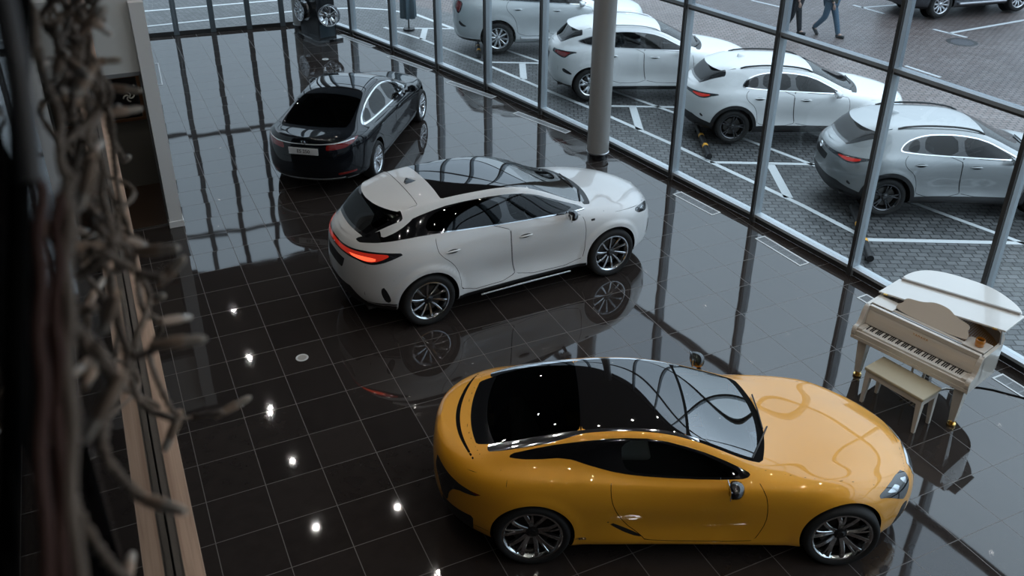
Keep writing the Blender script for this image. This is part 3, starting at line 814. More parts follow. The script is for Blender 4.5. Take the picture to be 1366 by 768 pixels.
# ------------------------------------------------------------------ crossovers
def suv_levels(fx=lambda x: x, fz=lambda z: z, fy=1.0, roof=lambda x, z: z, belt=0.0):
    """levels of a crossover body; fx, fz remap lengths and heights for its sisters"""
    def W(c): return [(fx(x), y * fy) for x, y in c]
    def Zc(c): return [(fx(x), fz(z)) for x, z in c]
    cr = (.85, 2.6); cf = (1.05, 2.35)
    def L(xr, xf, w, z, sig=.045): return lev(fx(xr), fx(xf), W(w), Zc(z), cr, cf, sig)
    return [
        L(-.86, 3.80, [(-.8, .80), (3.7, .80)], [(-.95, .34), (-.5, .27), (.3, .225), (2.5, .225), (3.3, .23), (3.9, .24)]),
        L(-.93, 3.88, [(-.9, .88), (0, .93), (.6, .925), (1.4, .915), (2.3, .925), (2.85, .935), (3.8, .88)], [(-.95, .44), (-.5, .38), (.3, .31), (2.5, .31), (3.3, .31), (3.9, .32)]),
        L(-.965, 3.915, [(-.9, .90), (0, .95), (.5, .925), (1.0, .86), (1.6, .852), (2.2, .90), (2.85, .945), (3.8, .89)], [(-.95, .62), (0, .60), (1.4, .53), (2.85, .56), (3.9, .52)]),
        L(-.955, 3.905, [(-.9, .89), (0, .958), (.5, .94), (1.2, .905), (1.8, .905), (2.3, .925), (2.85, .948), (3.3, .92), (3.9, .84)], [(-.95, .86), (0, .90), (.6, .86), (1.4, .82), (2.2, .82), (2.85, .83), (3.4, .76), (3.9, .70)]),
        L(-.925, 3.86, [(-.9, .84), (-.4, .885), (0, .915), (.5, .905), (1.0, .89), (1.8, .892), (2.4, .90), (2.85, .90), (3.3, .86), (3.85, .77)], [(-.95, 1.07), (-.3, 1.12), (.1, 1.13), (.6, 1.10), (1.2, 1.06), (2.0, 1.03), (2.5, 1.01), (2.85, .985), (3.3, .93), (3.85, .82)]),
        L(-.86, 3.82, [(-.9, .74), (-.55, .775), (-.3, .80), (0, .825), (.5, .84), (1.0, .845), (1.8, .845), (2.3, .835), (2.62, .80), (2.85, .775), (3.3, .73), (3.8, .66)], [(-.9, 1.175), (-.6, 1.235), (-.2, 1.275), (.2, 1.275), (.8, 1.222), (1.5, 1.175), (2.3, 1.122), (2.6, 1.10), (2.85, 1.075), (3.3, 1.01), (3.6, .95), (3.82, .875)]),
        L(-.835, 3.79, [(-.85, .66), (-.55, .665), (-.25, .66), (.1, .665), (.5, .665), (1.15, .665), (1.63, .68), (2.05, .71), (2.4, .745), (2.6, .735), (2.85, .62), (3.3, .58), (3.8, .50)],
          [(-.84, 1.20), (-.68, 1.275), (-.45, 1.42), (-.2, 1.50), (.1, 1.555), (.47, 1.59), (1.15, 1.575), (1.63, 1.50), (2.05, 1.31), (2.45, 1.14), (2.62, 1.112), (2.85, 1.10), (3.3, 1.04), (3.6, .98), (3.79, .905)], .035),
        L(-.83, 3.78, [(-.85, .57), (-.5, .58), (0, .585), (.5, .585), (1.15, .585), (1.63, .60), (2.05, .635), (2.45, .67), (2.66, .63), (2.85, .46), (3.3, .42), (3.8, .36)],
          [(-.84, 1.205), (-.68, 1.29), (-.45, 1.485), (-.2, 1.60), (.1, 1.64), (.5, 1.658), (1.15, 1.645), (1.65, 1.555), (2.1, 1.345), (2.5, 1.155), (2.68, 1.125), (2.85, 1.12), (3.3, 1.065), (3.6, 1.00), (3.78, .92)], .035),
        L(-.825, 3.77, [(-.85, .31), (0, .31), (1.15, .31), (2.1, .33), (2.6, .33), (2.85, .24), (3.3, .22), (3.8, .2)],
          [(-.84, 1.215), (-.68, 1.30), (-.45, 1.505), (-.2, 1.635), (.1, 1.672), (.6, 1.69), (1.15, 1.675), (1.66, 1.585), (2.15, 1.375), (2.6, 1.165), (2.72, 1.14), (2.85, 1.13), (3.3, 1.075), (3.6, 1.01), (3.77, .93)], .035),
        L(-.825, 3.77, [], [(-.84, 1.22), (-.68, 1.305), (-.45, 1.51), (-.2, 1.64), (.1, 1.68), (.6, 1.697), (1.15, 1.682), (1.66, 1.592), (2.15, 1.385), (2.64, 1.165), (2.74, 1.145), (2.85, 1.132), (3.3, 1.078), (3.6, 1.012), (3.77, .932)], .035),
    ]

def spoiler(B, root, xe, xf, yw, drop, m, thick=.035):
    """roof spoiler: a wing that leaves the roof surface and overhangs the rear glass"""
    mb = MB(); nx = 10; ny = 16; top = []
    zr = [B.top(xf, yw * (2 * j / ny - 1) * .98)[0].z for j in range(ny + 1)]
    for j in range(ny + 1):
        u = 2 * j / ny - 1; y = yw * u
        xr = xe + .16 * u * u + .10 * u ** 6
        row = []
        for i in range(nx + 1):
            t = i / nx; x = xf + (xr - xf) * t
            s = (B.top(xf + .06, y * .98)[0].z - B.top(xf - .06, y * .98)[0].z) / .12
            z = zr[j] + s * (x - xf) * (1 - .2 * t) - drop * t * t + .010
            row.append((x, y * (1 - .02 * t), z))
        top.append(row)
    vs = [p for r in top for p in r]; n = len(vs)
    vs += [(p[0] + .02 * (i % (nx + 1)) / nx, p[1], p[2] - .012 - thick * math.sin(PI * min(1, (i % (nx + 1)) / nx)) ** .6 * .9) for i, p in enumerate(vs)]
    fs = []
    w = nx + 1
    for j in range(ny):
        for i in range(nx):
            a = j * w + i
            fs.append((a, a + 1, a + w + 1, a + w)); fs.append((n + a, n + a + w, n + a + w + 1, n + a + 1))
    for j in range(ny):
        a = j * w + nx; fs.append((a, n + a, n + a + w, a + w))
        a = j * w; fs.append((a, a + w, n + a + w, n + a))
    for i in range(nx):
        a = i; fs.append((a, n + a, n + a + 1, a + 1)); a = ny * w + i; fs.append((a, a + 1, n + a + 1, n + a))
    mb.add(vs, fs)
    return obj('roof_spoiler', mb, m, root, smooth=40)

def shark_fin(B, root, x, m):
    p, n = B.top(x, 0.0)
    mb = MB(); rings = []
    for t, hw in ((0, .035), (.35, .03), (.7, .018), (1, .006)):
        zz = p.z - .01 + .075 * t
        rings.append([(x - .085 + .02 * t, hw, zz), (x - .085 + .02 * t, -hw, zz), (x + .02 - .06 * t, -hw * .8, zz), (x + .105 - .145 * t, 0, zz), (x + .02 - .06 * t, hw * .8, zz)])
    mb.loft(rings); obj('shark_fin_antenna', mb, m, root, smooth=50)

def handle(B, root, x, z, m, ln=.20, lid=None):
    for sd in (1, -1):
        rows = []
        for k in range(9):
            t = k / 8; xx = x - ln / 2 + ln * t
            p, n = B.at(xx, z + .008 * math.sin(PI * t)); o = .012 + .022 * math.sin(PI * t) ** .5
            rows.append(p + n * o)
        mb = MB(); mb.tube([(q.x, sd * q.y, q.z) for q in rows], [.006] + [.0125] * 7 + [.006], 8)
        o = obj('door_handle', mb, m, root, smooth=60)
        p, n = B.at(x, z)
        mb = MB(); pts = []
        for k in range(16):
            a = 2 * PI * k / 16; q, nn = B.at(x + .085 * math.cos(a), z - .004 + .027 * math.sin(a)); q = q + nn * .0025; pts.append((q.x, sd * q.y, q.z))
        mb.add(pts, [tuple(range(16))]); obj('handle_recess', mb, M['gap'], o)

def roof_rail(B, root, x0, x1, m, y=.60):
    for sd in (1, -1):
        pts = []
        for k in range(15):
            t = k / 14; x = x0 + (x1 - x0) * t; p, n = B.top(x, y * (1 - .0 * t)); pts.append((p.x, sd * p.y, p.z + .005 + .035 * math.sin(PI * t) ** .3))
        mb = MB(); mb.tube(pts, .017, 8); obj('roof_rail', mb, m, root, smooth=60)

def emblem(root, at, normal_x, r, m):
    """oval ring with a slanted stroke"""
    mb = MB(); a = np.linspace(0, 2 * PI, 29)
    mb.tube([(at[0], at[1] + r * 1.35 * math.cos(t), at[2] + r * math.sin(t)) for t in a], r * .13, 6, cap=False)
    s = 1 if normal_x > 0 else -1
    mb.tube([(at[0], at[1] + s * r * .55 * -1, at[2] + r * .75), (at[0], at[1] + s * r * -.05, at[2] - r * .35), (at[0], at[1] + s * r * 1.0, at[2] - r * .35)], r * .13, 6)
    return obj('emblem', mb, m, root, smooth=60)

def build_crossover():
    p = dict(wb=2.85, ra=.425, rw=.378, az=.388, rr=.272, tw=.24, track=.958, mirror=(2.12, 1.01, 1.175), mirror_mat='gloss_black', mirror_mat2='chrome', mirror_two=True,
             seat='seat_dark', seat_x=1.20, seat_z=.42, rear_seat_x=.30, dash_x=2.18, dash_z=1.08, liner=(-.75, 2.5),
             glass_labels=('windshield', 'rear_window', 'front_window', 'rear_door_window', 'roof_panel'),
             wheel=dict(n=10, face='alloy_silver', side='alloy_dark', hub=.50, edge=.84, a0=.15, bend=1.0, spokes=[(0, .10, .022, .034)]))
    B = Body(suv_levels(), flares=((0, .388, .478, .530, .022), (2.85, .388, .478, .530, .022)))
    arches(B, p)
    # black sill and lower bumpers
    B.cut('sill_trim', 'body', lambda x, y, z, v: np.maximum(np.maximum(z - (.335 + .0 * x), .25 - x), np.maximum(x - 2.6, .4 - y)))
    B.cut('rear_diffuser', 'body', lambda x, y, z, v: np.maximum(z - np.clip(.60 - .9 * np.clip(y - .45, 0, 1), .43, .60), x + .40))
    B.cut('front_lip', 'body', lambda x, y, z, v: np.maximum(z - .29, 3.3 - x))
    # side glass, running into the black floating pillar and the rear glass
    dlo = [(2.50, 1.118), (2.3, 1.124), (1.5, 1.180), (.8, 1.228), (.2, 1.285), (-.2, 1.292), (-.60, 1.245), (-.80, 1.20), (-.66, 1.30), (-.48, 1.385), (-.25, 1.455), (.1, 1.535), (.47, 1.580), (1.15, 1.565), (1.62, 1.495), (2.05, 1.305)]
    side(B, 'window_trim', 'body', dlo, 4.75, 6.1, .3, 1)
    # the white blade behind the rear door
    side(B, 'body', 'window_trim', [(.02, 1.62), (-.06, 1.50), (-.28, 1.385), (-.52, 1.295), (-.50, 1.33), (-.50, 1.40), (-.40, 1.62)], 4.75, 6.2, .3, 1)
    fw = [(2.32, 1.145), (1.5, 1.200), (1.27, 1.215), (1.22, 1.552), (1.60, 1.485), (1.98, 1.315)]
    side(B, 'front_window', 'window_trim', fw, 4.75, 6.1, .3, 1)
    rw = [(1.15, 1.222), (.8, 1.245), (.24, 1.300), (.02, 1.34), (.14, 1.50), (.47, 1.563), (1.12, 1.555)]
    side(B, 'rear_door_window', 'window_trim', rw, 4.75, 6.1, .3, 1)
    line(B, 'belt_trim', 'window_trim', [(2.46, 1.128), (1.5, 1.186), (.8, 1.233), (.2, 1.290)], .009, 4.7, 6.0, .3, 0)
    # rear glass under the spoiler
    B.cut('rear_window', 'body', lambda x, y, z, v: np.maximum(np.maximum((6.0 - v) * .08, x - (-.20 + .0 * y)), (-.735 + .22 * y ** 2) - x))
    B.cut('rear_window_frame', 'rear_window', lambda x, y, z, v: -np.maximum(np.maximum((6.4 - v) * .08, x + .22), (-.70 + .22 * y ** 2) - x))
    B.cut('windshield', 'body', lambda x, y, z, v: np.maximum(np.maximum((6.7 - v) * .08, x - (2.64 - .28 * y ** 2)), (1.66 - .10 * y ** 2) - x))
    B.cut('windshield_frame', 'windshield', lambda x, y, z, v: -np.maximum(np.maximum((6.95 - v) * .08, x - (2.58 - .28 * y ** 2)), (1.69 - .10 * y ** 2) - x))
    B.cut('roof_panel', 'body', lambda x, y, z, v: np.maximum(np.maximum((6.8 - v) * .08, x - (1.66 - .10 * y ** 2)), (.36 - .05 * y ** 2) - x))
    # cowl
    B.cut('cowl', 'body', lambda x, y, z, v: np.maximum(np.maximum((6.2 - v) * .08, x - (2.735 - .30 * y ** 2)), (2.60 - .28 * y ** 2) - x))
    # doors
    fd = [(1.235, 1.20), (1.235, .85), (1.27, .60), (1.32, .365), (2.34, .365), (2.40, .62), (2.40, .95), (2.34, 1.12)]
    rd = [(.16, 1.292), (.14, 1.15), (.17, 1.02), (.36, .85), (.45, .66), (.47, .365), (1.31, .365), (1.26, .60), (1.225, .85), (1.225, 1.21)]
    side(B, 'front_door', 'body', fd, 0, 5.2, .3, 1); side(B, 'rear_door', 'body', rd, 0, 5.2, .3, 1)
    line(B, 'shut_line', ('body', 'front_door', 'rear_door'), fd + [fd[0]], .0035, 0, 5.0, .3, 1)
    line(B, 'shut_line', ('body', 'rear_door'), rd + [rd[0]], .0035, 0, 5.05, .3, 1)
    # arch flare line, hood, tailgate, bumper joints
    line(B, 'shut_line', 'body', [(2.62, 1.095), (2.80, 1.02), (3.1, .985), (3.45, .93), (3.72, .89)], .004, 3.6, 6.3, .3, 2)
    B.cut('shut_line', 'body', lambda x, y, z, v: np.maximum(np.abs(x - (3.775 - .55 * y ** 2)) - .005, np.maximum((5.1 - v) * .1, 3.2 - x)))
    line(B, 'shut_line', 'body', [(-.70, 1.08), (-.78, .90), (-.80, .66), (-.78, .52)], .0035, .5, 4.5, .3, 1)
    line(B, 'shut_line', 'body', [(-.30, 1.0), (-.36, .88), (-.50, .74), (-.60, .66)], .0035, .5, 4.5, .3, 1)
    # lamps
    tl = [(-1.1, 1.075), (-.80, 1.145), (-.56, 1.150), (-.26, 1.135), (-.42, 1.075), (-.62, 1.005), (-.72, .99), (-.86, 1.03), (-1.1, 1.045)]
    B.cut('tail_lamp', 'body', lambda x, y, z, v: np.maximum(sdf_poly(x, z, rnd(tl, 1)), np.maximum(x + .2, np.maximum(v - 5.4, 2.5 - v) * .1)))
    B.cut('tail_lamp_lit', 'tail_lamp', lambda x, y, z, v: sdf_poly(x, z, rnd([(-1.1, 1.068), (-.84, 1.118), (-.6, 1.130), (-.44, 1.122), (-.60, 1.045), (-.72, 1.015), (-.84, 1.05), (-1.1, 1.055)], 1)))
    B.cut('tail_lamp_bright', 'tail_lamp_lit', lambda x, y, z, v: np.maximum(sdf_poly(x, z, rnd([(-.90, 1.075), (-.70, 1.085), (-.60, 1.065), (-.66, 1.035), (-.75, 1.03), (-.86, 1.05)], 1)), .40 - y))
    side(B, 'headlight', 'body', [(3.28, .935), (3.46, .925), (3.70, .86), (3.72, .81), (3.60, .79), (3.48, .83), (3.36, .86)], 2.4, 5.6, .3, 1)
    B.cut('headlight_reflector', 'headlight', lambda x, y, z, v: sdf_poly(x, z, [(3.40, .895), (3.52, .885), (3.60, .85), (3.52, .845)]))
    B.cut('grille', 'body', lambda x, y, z, v: np.maximum(sdf_poly(y, z, [(-.1, .82), (.42, .80), (.46, .72), (.40, .50), (.55, .34), (-.1, .34)]), 3.3 - x))
    side(B, 'intake', 'body', [(3.66, .64), (3.72, .62), (3.66, .40), (3.60, .42)], .5, 4, .35, 1)
    side(B, 'bumper_slot', 'body', [(-.60, .70), (-.56, .66), (-.50, .50), (-.52, .44), (-.57, .46), (-.62, .60)], .3, 4, .3, 1)
    B.cut('plate_recess', 'body', lambda x, y, z, v: np.maximum(sdf_poly(y, z, [(-.1, .96), (.34, .95), (.28, .80), (-.1, .80)]), x + .5))
    line(B, 'bumper_trim', 'rear_diffuser', [(-.75, .425), (-.60, .405), (-.44, .405)], .012, 0, 4, .3, 1)
    root = empty('car')
    tag(root, 'white crossover with glossy black roof and lit red tail lamps, behind the yellow coupe', 'car', 'cars on the showroom floor')
    P = M['paint_white']; E_ = B.emit
    E_('body', 'body', P, root)
    for sd in (1, -1):
        f = E_('front_door', 'front_door', P, root, sd); r = E_('rear_door', 'rear_door', P, root, sd)
        E_('front_window', 'front_window', M['car_glass'], f, sd); E_('rear_door_window', 'rear_window', M['privacy_glass'], r, sd)
        E_('window_trim', 'window_trim', M['gloss_black'], root, sd)
        E_('belt_trim', 'belt_trim', M['chrome'], root, sd, .003)
        E_('sill_trim', 'sill_trim', M['black'], root, sd, .006)
        h = E_('headlight', 'headlight', M['lamp_dark'], root, sd, .002); E_('headlight_reflector', 'headlight_reflector', M['lamp_clear'], h, sd, .003)
        E_('intake', 'bumper_intake', M['black'], root, sd); E_('bumper_slot', 'bumper_slot', M['black'], root, sd)
        E_('bumper_trim', 'bumper_trim', M['satin'], root, sd, .004)
    t = E_('tail_lamp', 'tail_lamp_bar', M['lamp_dark'], root, 0, .003); E_('tail_lamp_lit', 'tail_lamp_lens', M['red_lens2'], t, 0, .004); [E_('tail_lamp_bright', 'tail_lamp_light', M['red_lit'], t, sd, .005) for sd in (1, -1)]
    for a, m_ in (('rear_window', 'privacy_glass'), ('rear_window_frame', 'gloss_black'), ('windshield', 'coated_glass'), ('windshield_frame', 'gloss_black'), ('roof_panel', 'roof_glass'), ('cowl', 'black'),
                  ('rear_diffuser', 'black'), ('front_lip', 'black'), ('grille', 'black'), ('plate_recess', 'black')):
        E_(a, a, M[m_], root)
    E_('shut_line', 'shut_line', M['gap'], root, 0, -.001); emit_arches(B, p, root, P)
    finish_car(root, B, p)
    spoiler(B, root, -.47, .02, .585, .035, P, .05)
    sp = MB()
    for a, b in ((-.60, .60),):
        pts = []
        for k in range(17):
            y = -.57 + 1.14 * k / 16; q, n = B.top(.025, y); pts.append(q + n * .008)
        sp.tube(pts, .005, 5)
    obj('spoiler_joint', sp, M['gap'], root)
    shark_fin(B, root, .17, M['gloss_black'])
    handle(B, root, .36, 1.03, M['paint_white']); handle(B, root, 1.45, .985, M['paint_white'])
    mb = MB()
    for sd in (1, -1):
        a = [B.at(x, .30)[0] for x in (.75, 1.4, 2.15)]
        mb = MB(); mb.tube([(q.x, sd * (q.y + .045), .275) for q in a], [.012, .016, .012], 8); obj('side_step', mb, M['satin'], root, smooth=60)
        a, n = B.at(2.52, .985); mb = MB(); mb.rbox((a.x, sd * (a.y + .003), a.z), (.03, .004, .016), .004, 2); obj('badge', mb, M['ink'], root)
    emblem(root, (-.93, 0, 1.0), -1, .05, M['chrome'])
    w = MB()
    for (x0, y0, x1, y1) in ((2.66, -.25, 2.44, -.66), (2.66, .30, 2.60, -.20)):
        a, na = B.top(x0, y0); b, nb = B.top(x1, y1); w.tube([a + na * .02, (a + b) / 2 + (na + nb) * .014, b + nb * .012], .009, 6)
    obj('wiper', w, M['black'], root)
    return root
M['red_lens2'] = mat('red_lens_glow', (0.35, 0.01, 0.01), rough=0.08, coat=1.0, emit=(1.0, 0.06, 0.03), es=0.25)

def build_parked(kind, paint_name, label, wheel, det=False):
    """cars outside: kind 'compact' (small crossover), 'mid' (mid crossover) or 'big' (tall off-roader)"""
    if kind == 'compact':
        kx = [(-.98, -.935), (0, 0), (2.85, 2.64), (3.915, 3.56)]; kz = [(0, 0), (.5, .47), (.85, .78), (1.1, .97), (1.22, 1.055), (1.45, 1.285), (1.7, 1.515)]; fy = .958
        wb = 2.64; rw = .338; rr = .235; ra = .385; az = .352; tw = .225
    elif kind == 'mid':
        kx = [(-.98, -.92), (0, 0), (2.85, 2.66), (3.915, 3.69)]; kz = [(0, 0), (.5, .50), (.85, .83), (1.1, 1.055), (1.22, 1.15), (1.45, 1.38), (1.7, 1.63)]; fy = .962
        wb = 2.66; rw = .36; rr = .245; ra = .405; az = .372; tw = .225
    else:
        kx = [(-.98, -1.16), (-.5, -.90), (0, 0), (2.85, 2.85), (3.915, 3.84)]; kz = [(0, 0), (.5, .56), (.85, .93), (1.1, 1.17), (1.22, 1.28), (1.7, 1.86)]; fy = 1.0
        wb = 2.85; rw = .39; rr = .26; ra = .45; az = .42; tw = .26
    fx = lambda x: float(np.interp(x, *zip(*kx))) + (min(0, x - kx[0][0])) + max(0, x - kx[-1][0])
    fz = lambda z: float(np.interp(z, *zip(*kz)))
    q = lambda pts: [(fx(x), fz(z)) for x, z in pts]
    p = dict(wb=wb, ra=ra, rw=rw, az=az, rr=rr, tw=tw, track=.925 * fy + (.02 if kind == 'big' else 0), mirror=(fx(2.10), .98 * fy + .02, fz(1.20)), mirror_mat=paint_name, mirror_mat2='gloss_black', mirror_two=True,
             seat='seat_dark', seat_x=1.08, seat_z=fz(.42), rear_seat_x=.26, dash_x=fx(2.16), dash_z=fz(1.08), liner=(-.7, fx(2.5)),
             glass_labels=('windshield', 'rear_window', 'front_window', 'rear_door_window'), wheel=wheel)
    B = Body(suv_levels(fx, fz, fy), NS=130, NV=7, flares=[(xa, az, ra + .07, ra + .13, .012) for xa in (0, wb)])
    arches(B, p, clad=.065 if kind == 'compact' else None)
    B.cut('sill_trim', 'body', lambda x, y, z, v: np.maximum(np.maximum(z - fz(.40 if kind == 'compact' else .33), .25 - x), np.maximum(x - wb + .25, .4 - y)))
    if kind == 'compact':
        B.cut('rear_diffuser', 'body', lambda x, y, z, v: np.maximum(z - np.where(y > .60, .54 - .5 * (y - .60), .58 - .07 * y), x + .38))
    else:
        B.cut('rear_diffuser', 'body', lambda x, y, z, v: np.maximum(z - (.36 if kind == 'big' else .40 - .1 * y), x + .38))
    if kind == 'compact':
        dlo = [(2.32, 1.135), (1.5, 1.190), (.7, 1.235), (.22, 1.275), (.10, 1.30), (.22, 1.44), (.45, 1.525), (.7, 1.56), (1.15, 1.555), (1.6, 1.48), (2.02, 1.295)]
        quarter = [(.46, 1.275), (.24, 1.30), (.30, 1.43), (.46, 1.50)]; rear = [(1.15, 1.225), (.55, 1.27), (.55, 1.515), (.75, 1.54), (1.12, 1.537)]
    else:
        dlo = [(2.40, 1.125), (1.5, 1.180), (.6, 1.225), (.0, 1.27), (-.36, 1.345), (-.20, 1.41), (.2, 1.515), (.6, 1.56), (1.15, 1.555), (1.6, 1.48), (2.02, 1.295)]
        quarter = [(.02, 1.295), (-.24, 1.345), (-.16, 1.395), (.06, 1.455)]; rear = [(1.15, 1.215), (.4, 1.262), (.14, 1.29), (.16, 1.47), (.6, 1.535), (1.12, 1.537)]
    side(B, 'window_frame', 'body', q(dlo), 4.7, 6.1, .3, 1)
    P0 = rnd(q(dlo), 1); B.cut('window_trim', 'window_frame', lambda x, y, z, v: sdf_poly(x, z, P0) + .016)
    side(B, 'front_window', 'window_trim', q([(2.16, 1.165), (1.5, 1.208), (1.27, 1.222), (1.22, 1.535), (1.57, 1.468), (1.95, 1.305)]), 4.7, 6.1, .3, 1)
    side(B, 'rear_door_window', 'window_trim', q(rear), 4.7, 6.1, .3, 1); side(B, 'quarter_window', 'window_trim', q(quarter), 4.7, 6.1, .3, 1)
    yb = fz(1.24)
    B.cut('rear_window', 'body', lambda x, y, z, v: np.maximum(np.maximum((5.9 - v) * .08, x - fx(-.20)), np.maximum(fx(-.73) + .22 * y ** 2 - x, -9)))
    B.cut('rear_window_frame', 'rear_window', lambda x, y, z, v: -np.maximum(np.maximum((6.5 - v) * .08, x + .22), (fx(-.69) + .22 * y ** 2) - x))
    B.cut('windshield', 'body', lambda x, y, z, v: np.maximum(np.maximum((6.7 - v) * .08, x - (fx(2.64) - .28 * y ** 2)), (fx(1.66) - .10 * y ** 2) - x))
    B.cut('cowl', 'body', lambda x, y, z, v: np.maximum(np.maximum((6.2 - v) * .08, x - (fx(2.72) - .30 * y ** 2)), (fx(2.60) - .28 * y ** 2) - x))
    fd = q([(1.235, 1.20), (1.235, .85), (1.27, .60), (1.32, .40), (2.34, .40), (2.40, .62), (2.40, .95), (2.34, 1.12)])
    rd = q([(.30, 1.27), (.20, 1.15), (.24, 1.0), (.40, .86), (.48, .66), (.50, .40), (1.31, .40), (1.26, .60), (1.225, .85), (1.225, 1.21)])
    side(B, 'front_door', 'body', fd, 0, 5.2, .3, 1); side(B, 'rear_door', 'body', rd, 0, 5.2, .3, 1)
    for d in (fd, rd): line(B, 'shut_line', ('body', 'front_door', 'rear_door'), d + [d[0]], .004, 0, 5.0, .3, 1)
    line(B, 'shut_line', 'body', q([(2.62, 1.095), (2.80, 1.02), (3.1, .985), (3.45, .93), (3.72, .89)]), .004, 3.6, 6.3, .3, 2)
    line(B, 'shut_line', 'body', q([(-.64, 1.09), (-.74, .90), (-.76, .66), (-.74, .56)]), .004, .5, 4.6, .3, 1)
    if kind == 'compact':
        tl = [(-1.1, 1.10), (-.80, 1.115), (-.50, 1.135), (-.26, 1.14), (-.46, 1.075), (-.60, 1.00), (-.72, .985), (-.86, 1.055), (-1.1, 1.065)]
    elif kind == 'mid':
        tl = [(-.92, 1.12), (-.62, 1.125), (-.25, 1.14), (-.50, 1.065), (-.58, .97), (-.66, .96), (-.84, 1.03), (-.93, 1.07)]
    else:
        tl = [(-1.1, 1.20), (-.75, 1.22), (-.48, 1.19), (-.52, 1.02), (-.62, .88), (-.74, .90), (-.8, 1.0), (-1.1, 1.0)]
    T_ = rnd(q(tl), 1); y0 = -1 if kind == 'compact' else .42
    B.cut('tail_lamp', 'body', lambda x, y, z, v: np.maximum(np.maximum(sdf_poly(x, z, T_), y0 - y), np.maximum(x + .15, np.maximum(v - 5.4, 1.5 - v) * .1)))
    B.cut('tail_lamp_inner', 'tail_lamp', lambda x, y, z, v: np.maximum(sdf_poly(x, z, T_) + .022, .5 - y))
    side(B, 'headlight', 'body', q([(3.20, .955), (3.46, .925), (3.70, .86), (3.72, .80), (3.60, .77), (3.45, .82), (3.34, .86)]), 2.4, 5.6, .3, 1)
    B.cut('plate_recess', 'body', lambda x, y, z, v: np.maximum(sdf_poly(y, z, [(-.1, fz(.98)), (.30, fz(.97)), (.26, fz(.82)), (-.1, fz(.82))]), x + .5))
    side(B, 'bumper_slot', 'body', q([(-.66, .74), (-.50, .66), (-.42, .60), (-.50, .585), (-.66, .64)]) if kind != 'compact' else q([(-.70, .66), (-.64, .62), (-.60, .56), (-.66, .56)]), .3, 4, .3, 1)
    root = empty('car'); tag(root, label, 'car', None)
    P = M[paint_name]; E_ = B.emit
    E_('body', 'body', P, root)
    frame = M['chrome'] if kind != 'mid' else M['satin']
    for sd in (1, -1):
        f = E_('front_door', 'front_door', P, root, sd); r = E_('rear_door', 'rear_door', P, root, sd)
        E_('front_window', 'front_window', M['car_glass'], f, sd); E_('rear_door_window', 'rear_window', M['car_glass'], r, sd); E_('quarter_window', 'quarter_window', M['privacy_glass'], root, sd)
        E_('window_trim', 'window_trim', M['gloss_black'], root, sd); E_('window_frame', 'window_frame', frame, root, sd, .003)
        E_('sill_trim', 'sill_trim', M['black'] if kind != 'big' else P, root, sd, .006)
        E_('headlight', 'headlight', M['lamp_clear'], root, sd, .002); E_('bumper_slot', 'bumper_slot', M['black'], root, sd)
        if kind != 'compact':
            t = E_('tail_lamp', 'tail_lamp', M['lamp_dark'], root, sd, .003); E_('tail_lamp_inner', 'tail_lamp_lens', M['red_lens'], t, sd, .005)
    if kind == 'compact':
        t = E_('tail_lamp', 'tail_lamp_bar', M['lamp_dark'], root, 0, .003)
        for sd in (1, -1): E_('tail_lamp_inner', 'tail_lamp_lens', M['red_lens2'], t, sd, .005)
    for a, m_ in (('rear_window', 'privacy_glass'), ('rear_window_frame', 'gloss_black'), ('windshield', 'car_glass'), ('cowl', 'black'), ('rear_diffuser', 'black'), ('plate_recess', 'black')) :
        E_(a, a, M[m_], root)
    E_('shut_line', 'shut_line', M['gap'], root, 0, -.001); emit_arches(B, p, root, M['black'] if kind == 'compact' else P)
    finish_car(root, B, p, det)
    if kind != 'big':
        spoiler(B, root, fx(-.50), fx(.0), .575, .045, P, .045)
        shark_fin(B, root, fx(.24), P)
    roof_rail(B, root, fx(.10), fx(1.62), M['black'] if kind == 'compact' else M['satin'], .60 * fy)
    handle(B, root, fx(.50), fz(1.045), P); handle(B, root, fx(1.48), fz(1.005), P)
    if kind == 'big':
        for sd in (1, -1):
            mb = MB(); mb.rbox((1.42, sd * .97, .40), (.86, .075, .035), .03, 3); obj('side_step', mb, M['satin'], root, smooth=60)
    emblem(root, (fx(-.955), 0, fz(1.055)), -1, .05, M['chrome'])
    w = MB()
    for (x0, y0, x1, y1) in ((2.66, -.25, 2.44, -.62), (2.66, .30, 2.60, -.20)):
        a, na = B.top(fx(x0), y0); b, nb = B.top(fx(x1), y1); w.tube([a + na * .02, (a + b) / 2 + (na + nb) * .014, b + nb * .012], .009, 6)
    obj('wiper', w, M['black'], root)
    return root
WH_COMPACT = dict(n=5, face='alloy_grey', side='alloy_dark', hub=.5, edge=.82, a0=.5, spokes=[(-.10, -.14, .035, .018), (.10, .14, .035, .018)])
WH_MID = dict(n=5, face='alloy_silver', side='alloy_silver', hub=.5, edge=.82, a0=.2, spokes=[(-.12, -.26, .045, .05), (.12, .26, .045, .05)])
WH_BIG = dict(n=10, face='alloy_silver', side='alloy_silver', hub=.55, edge=.82, a0=.1, spokes=[(0, 0, .04, .05)])
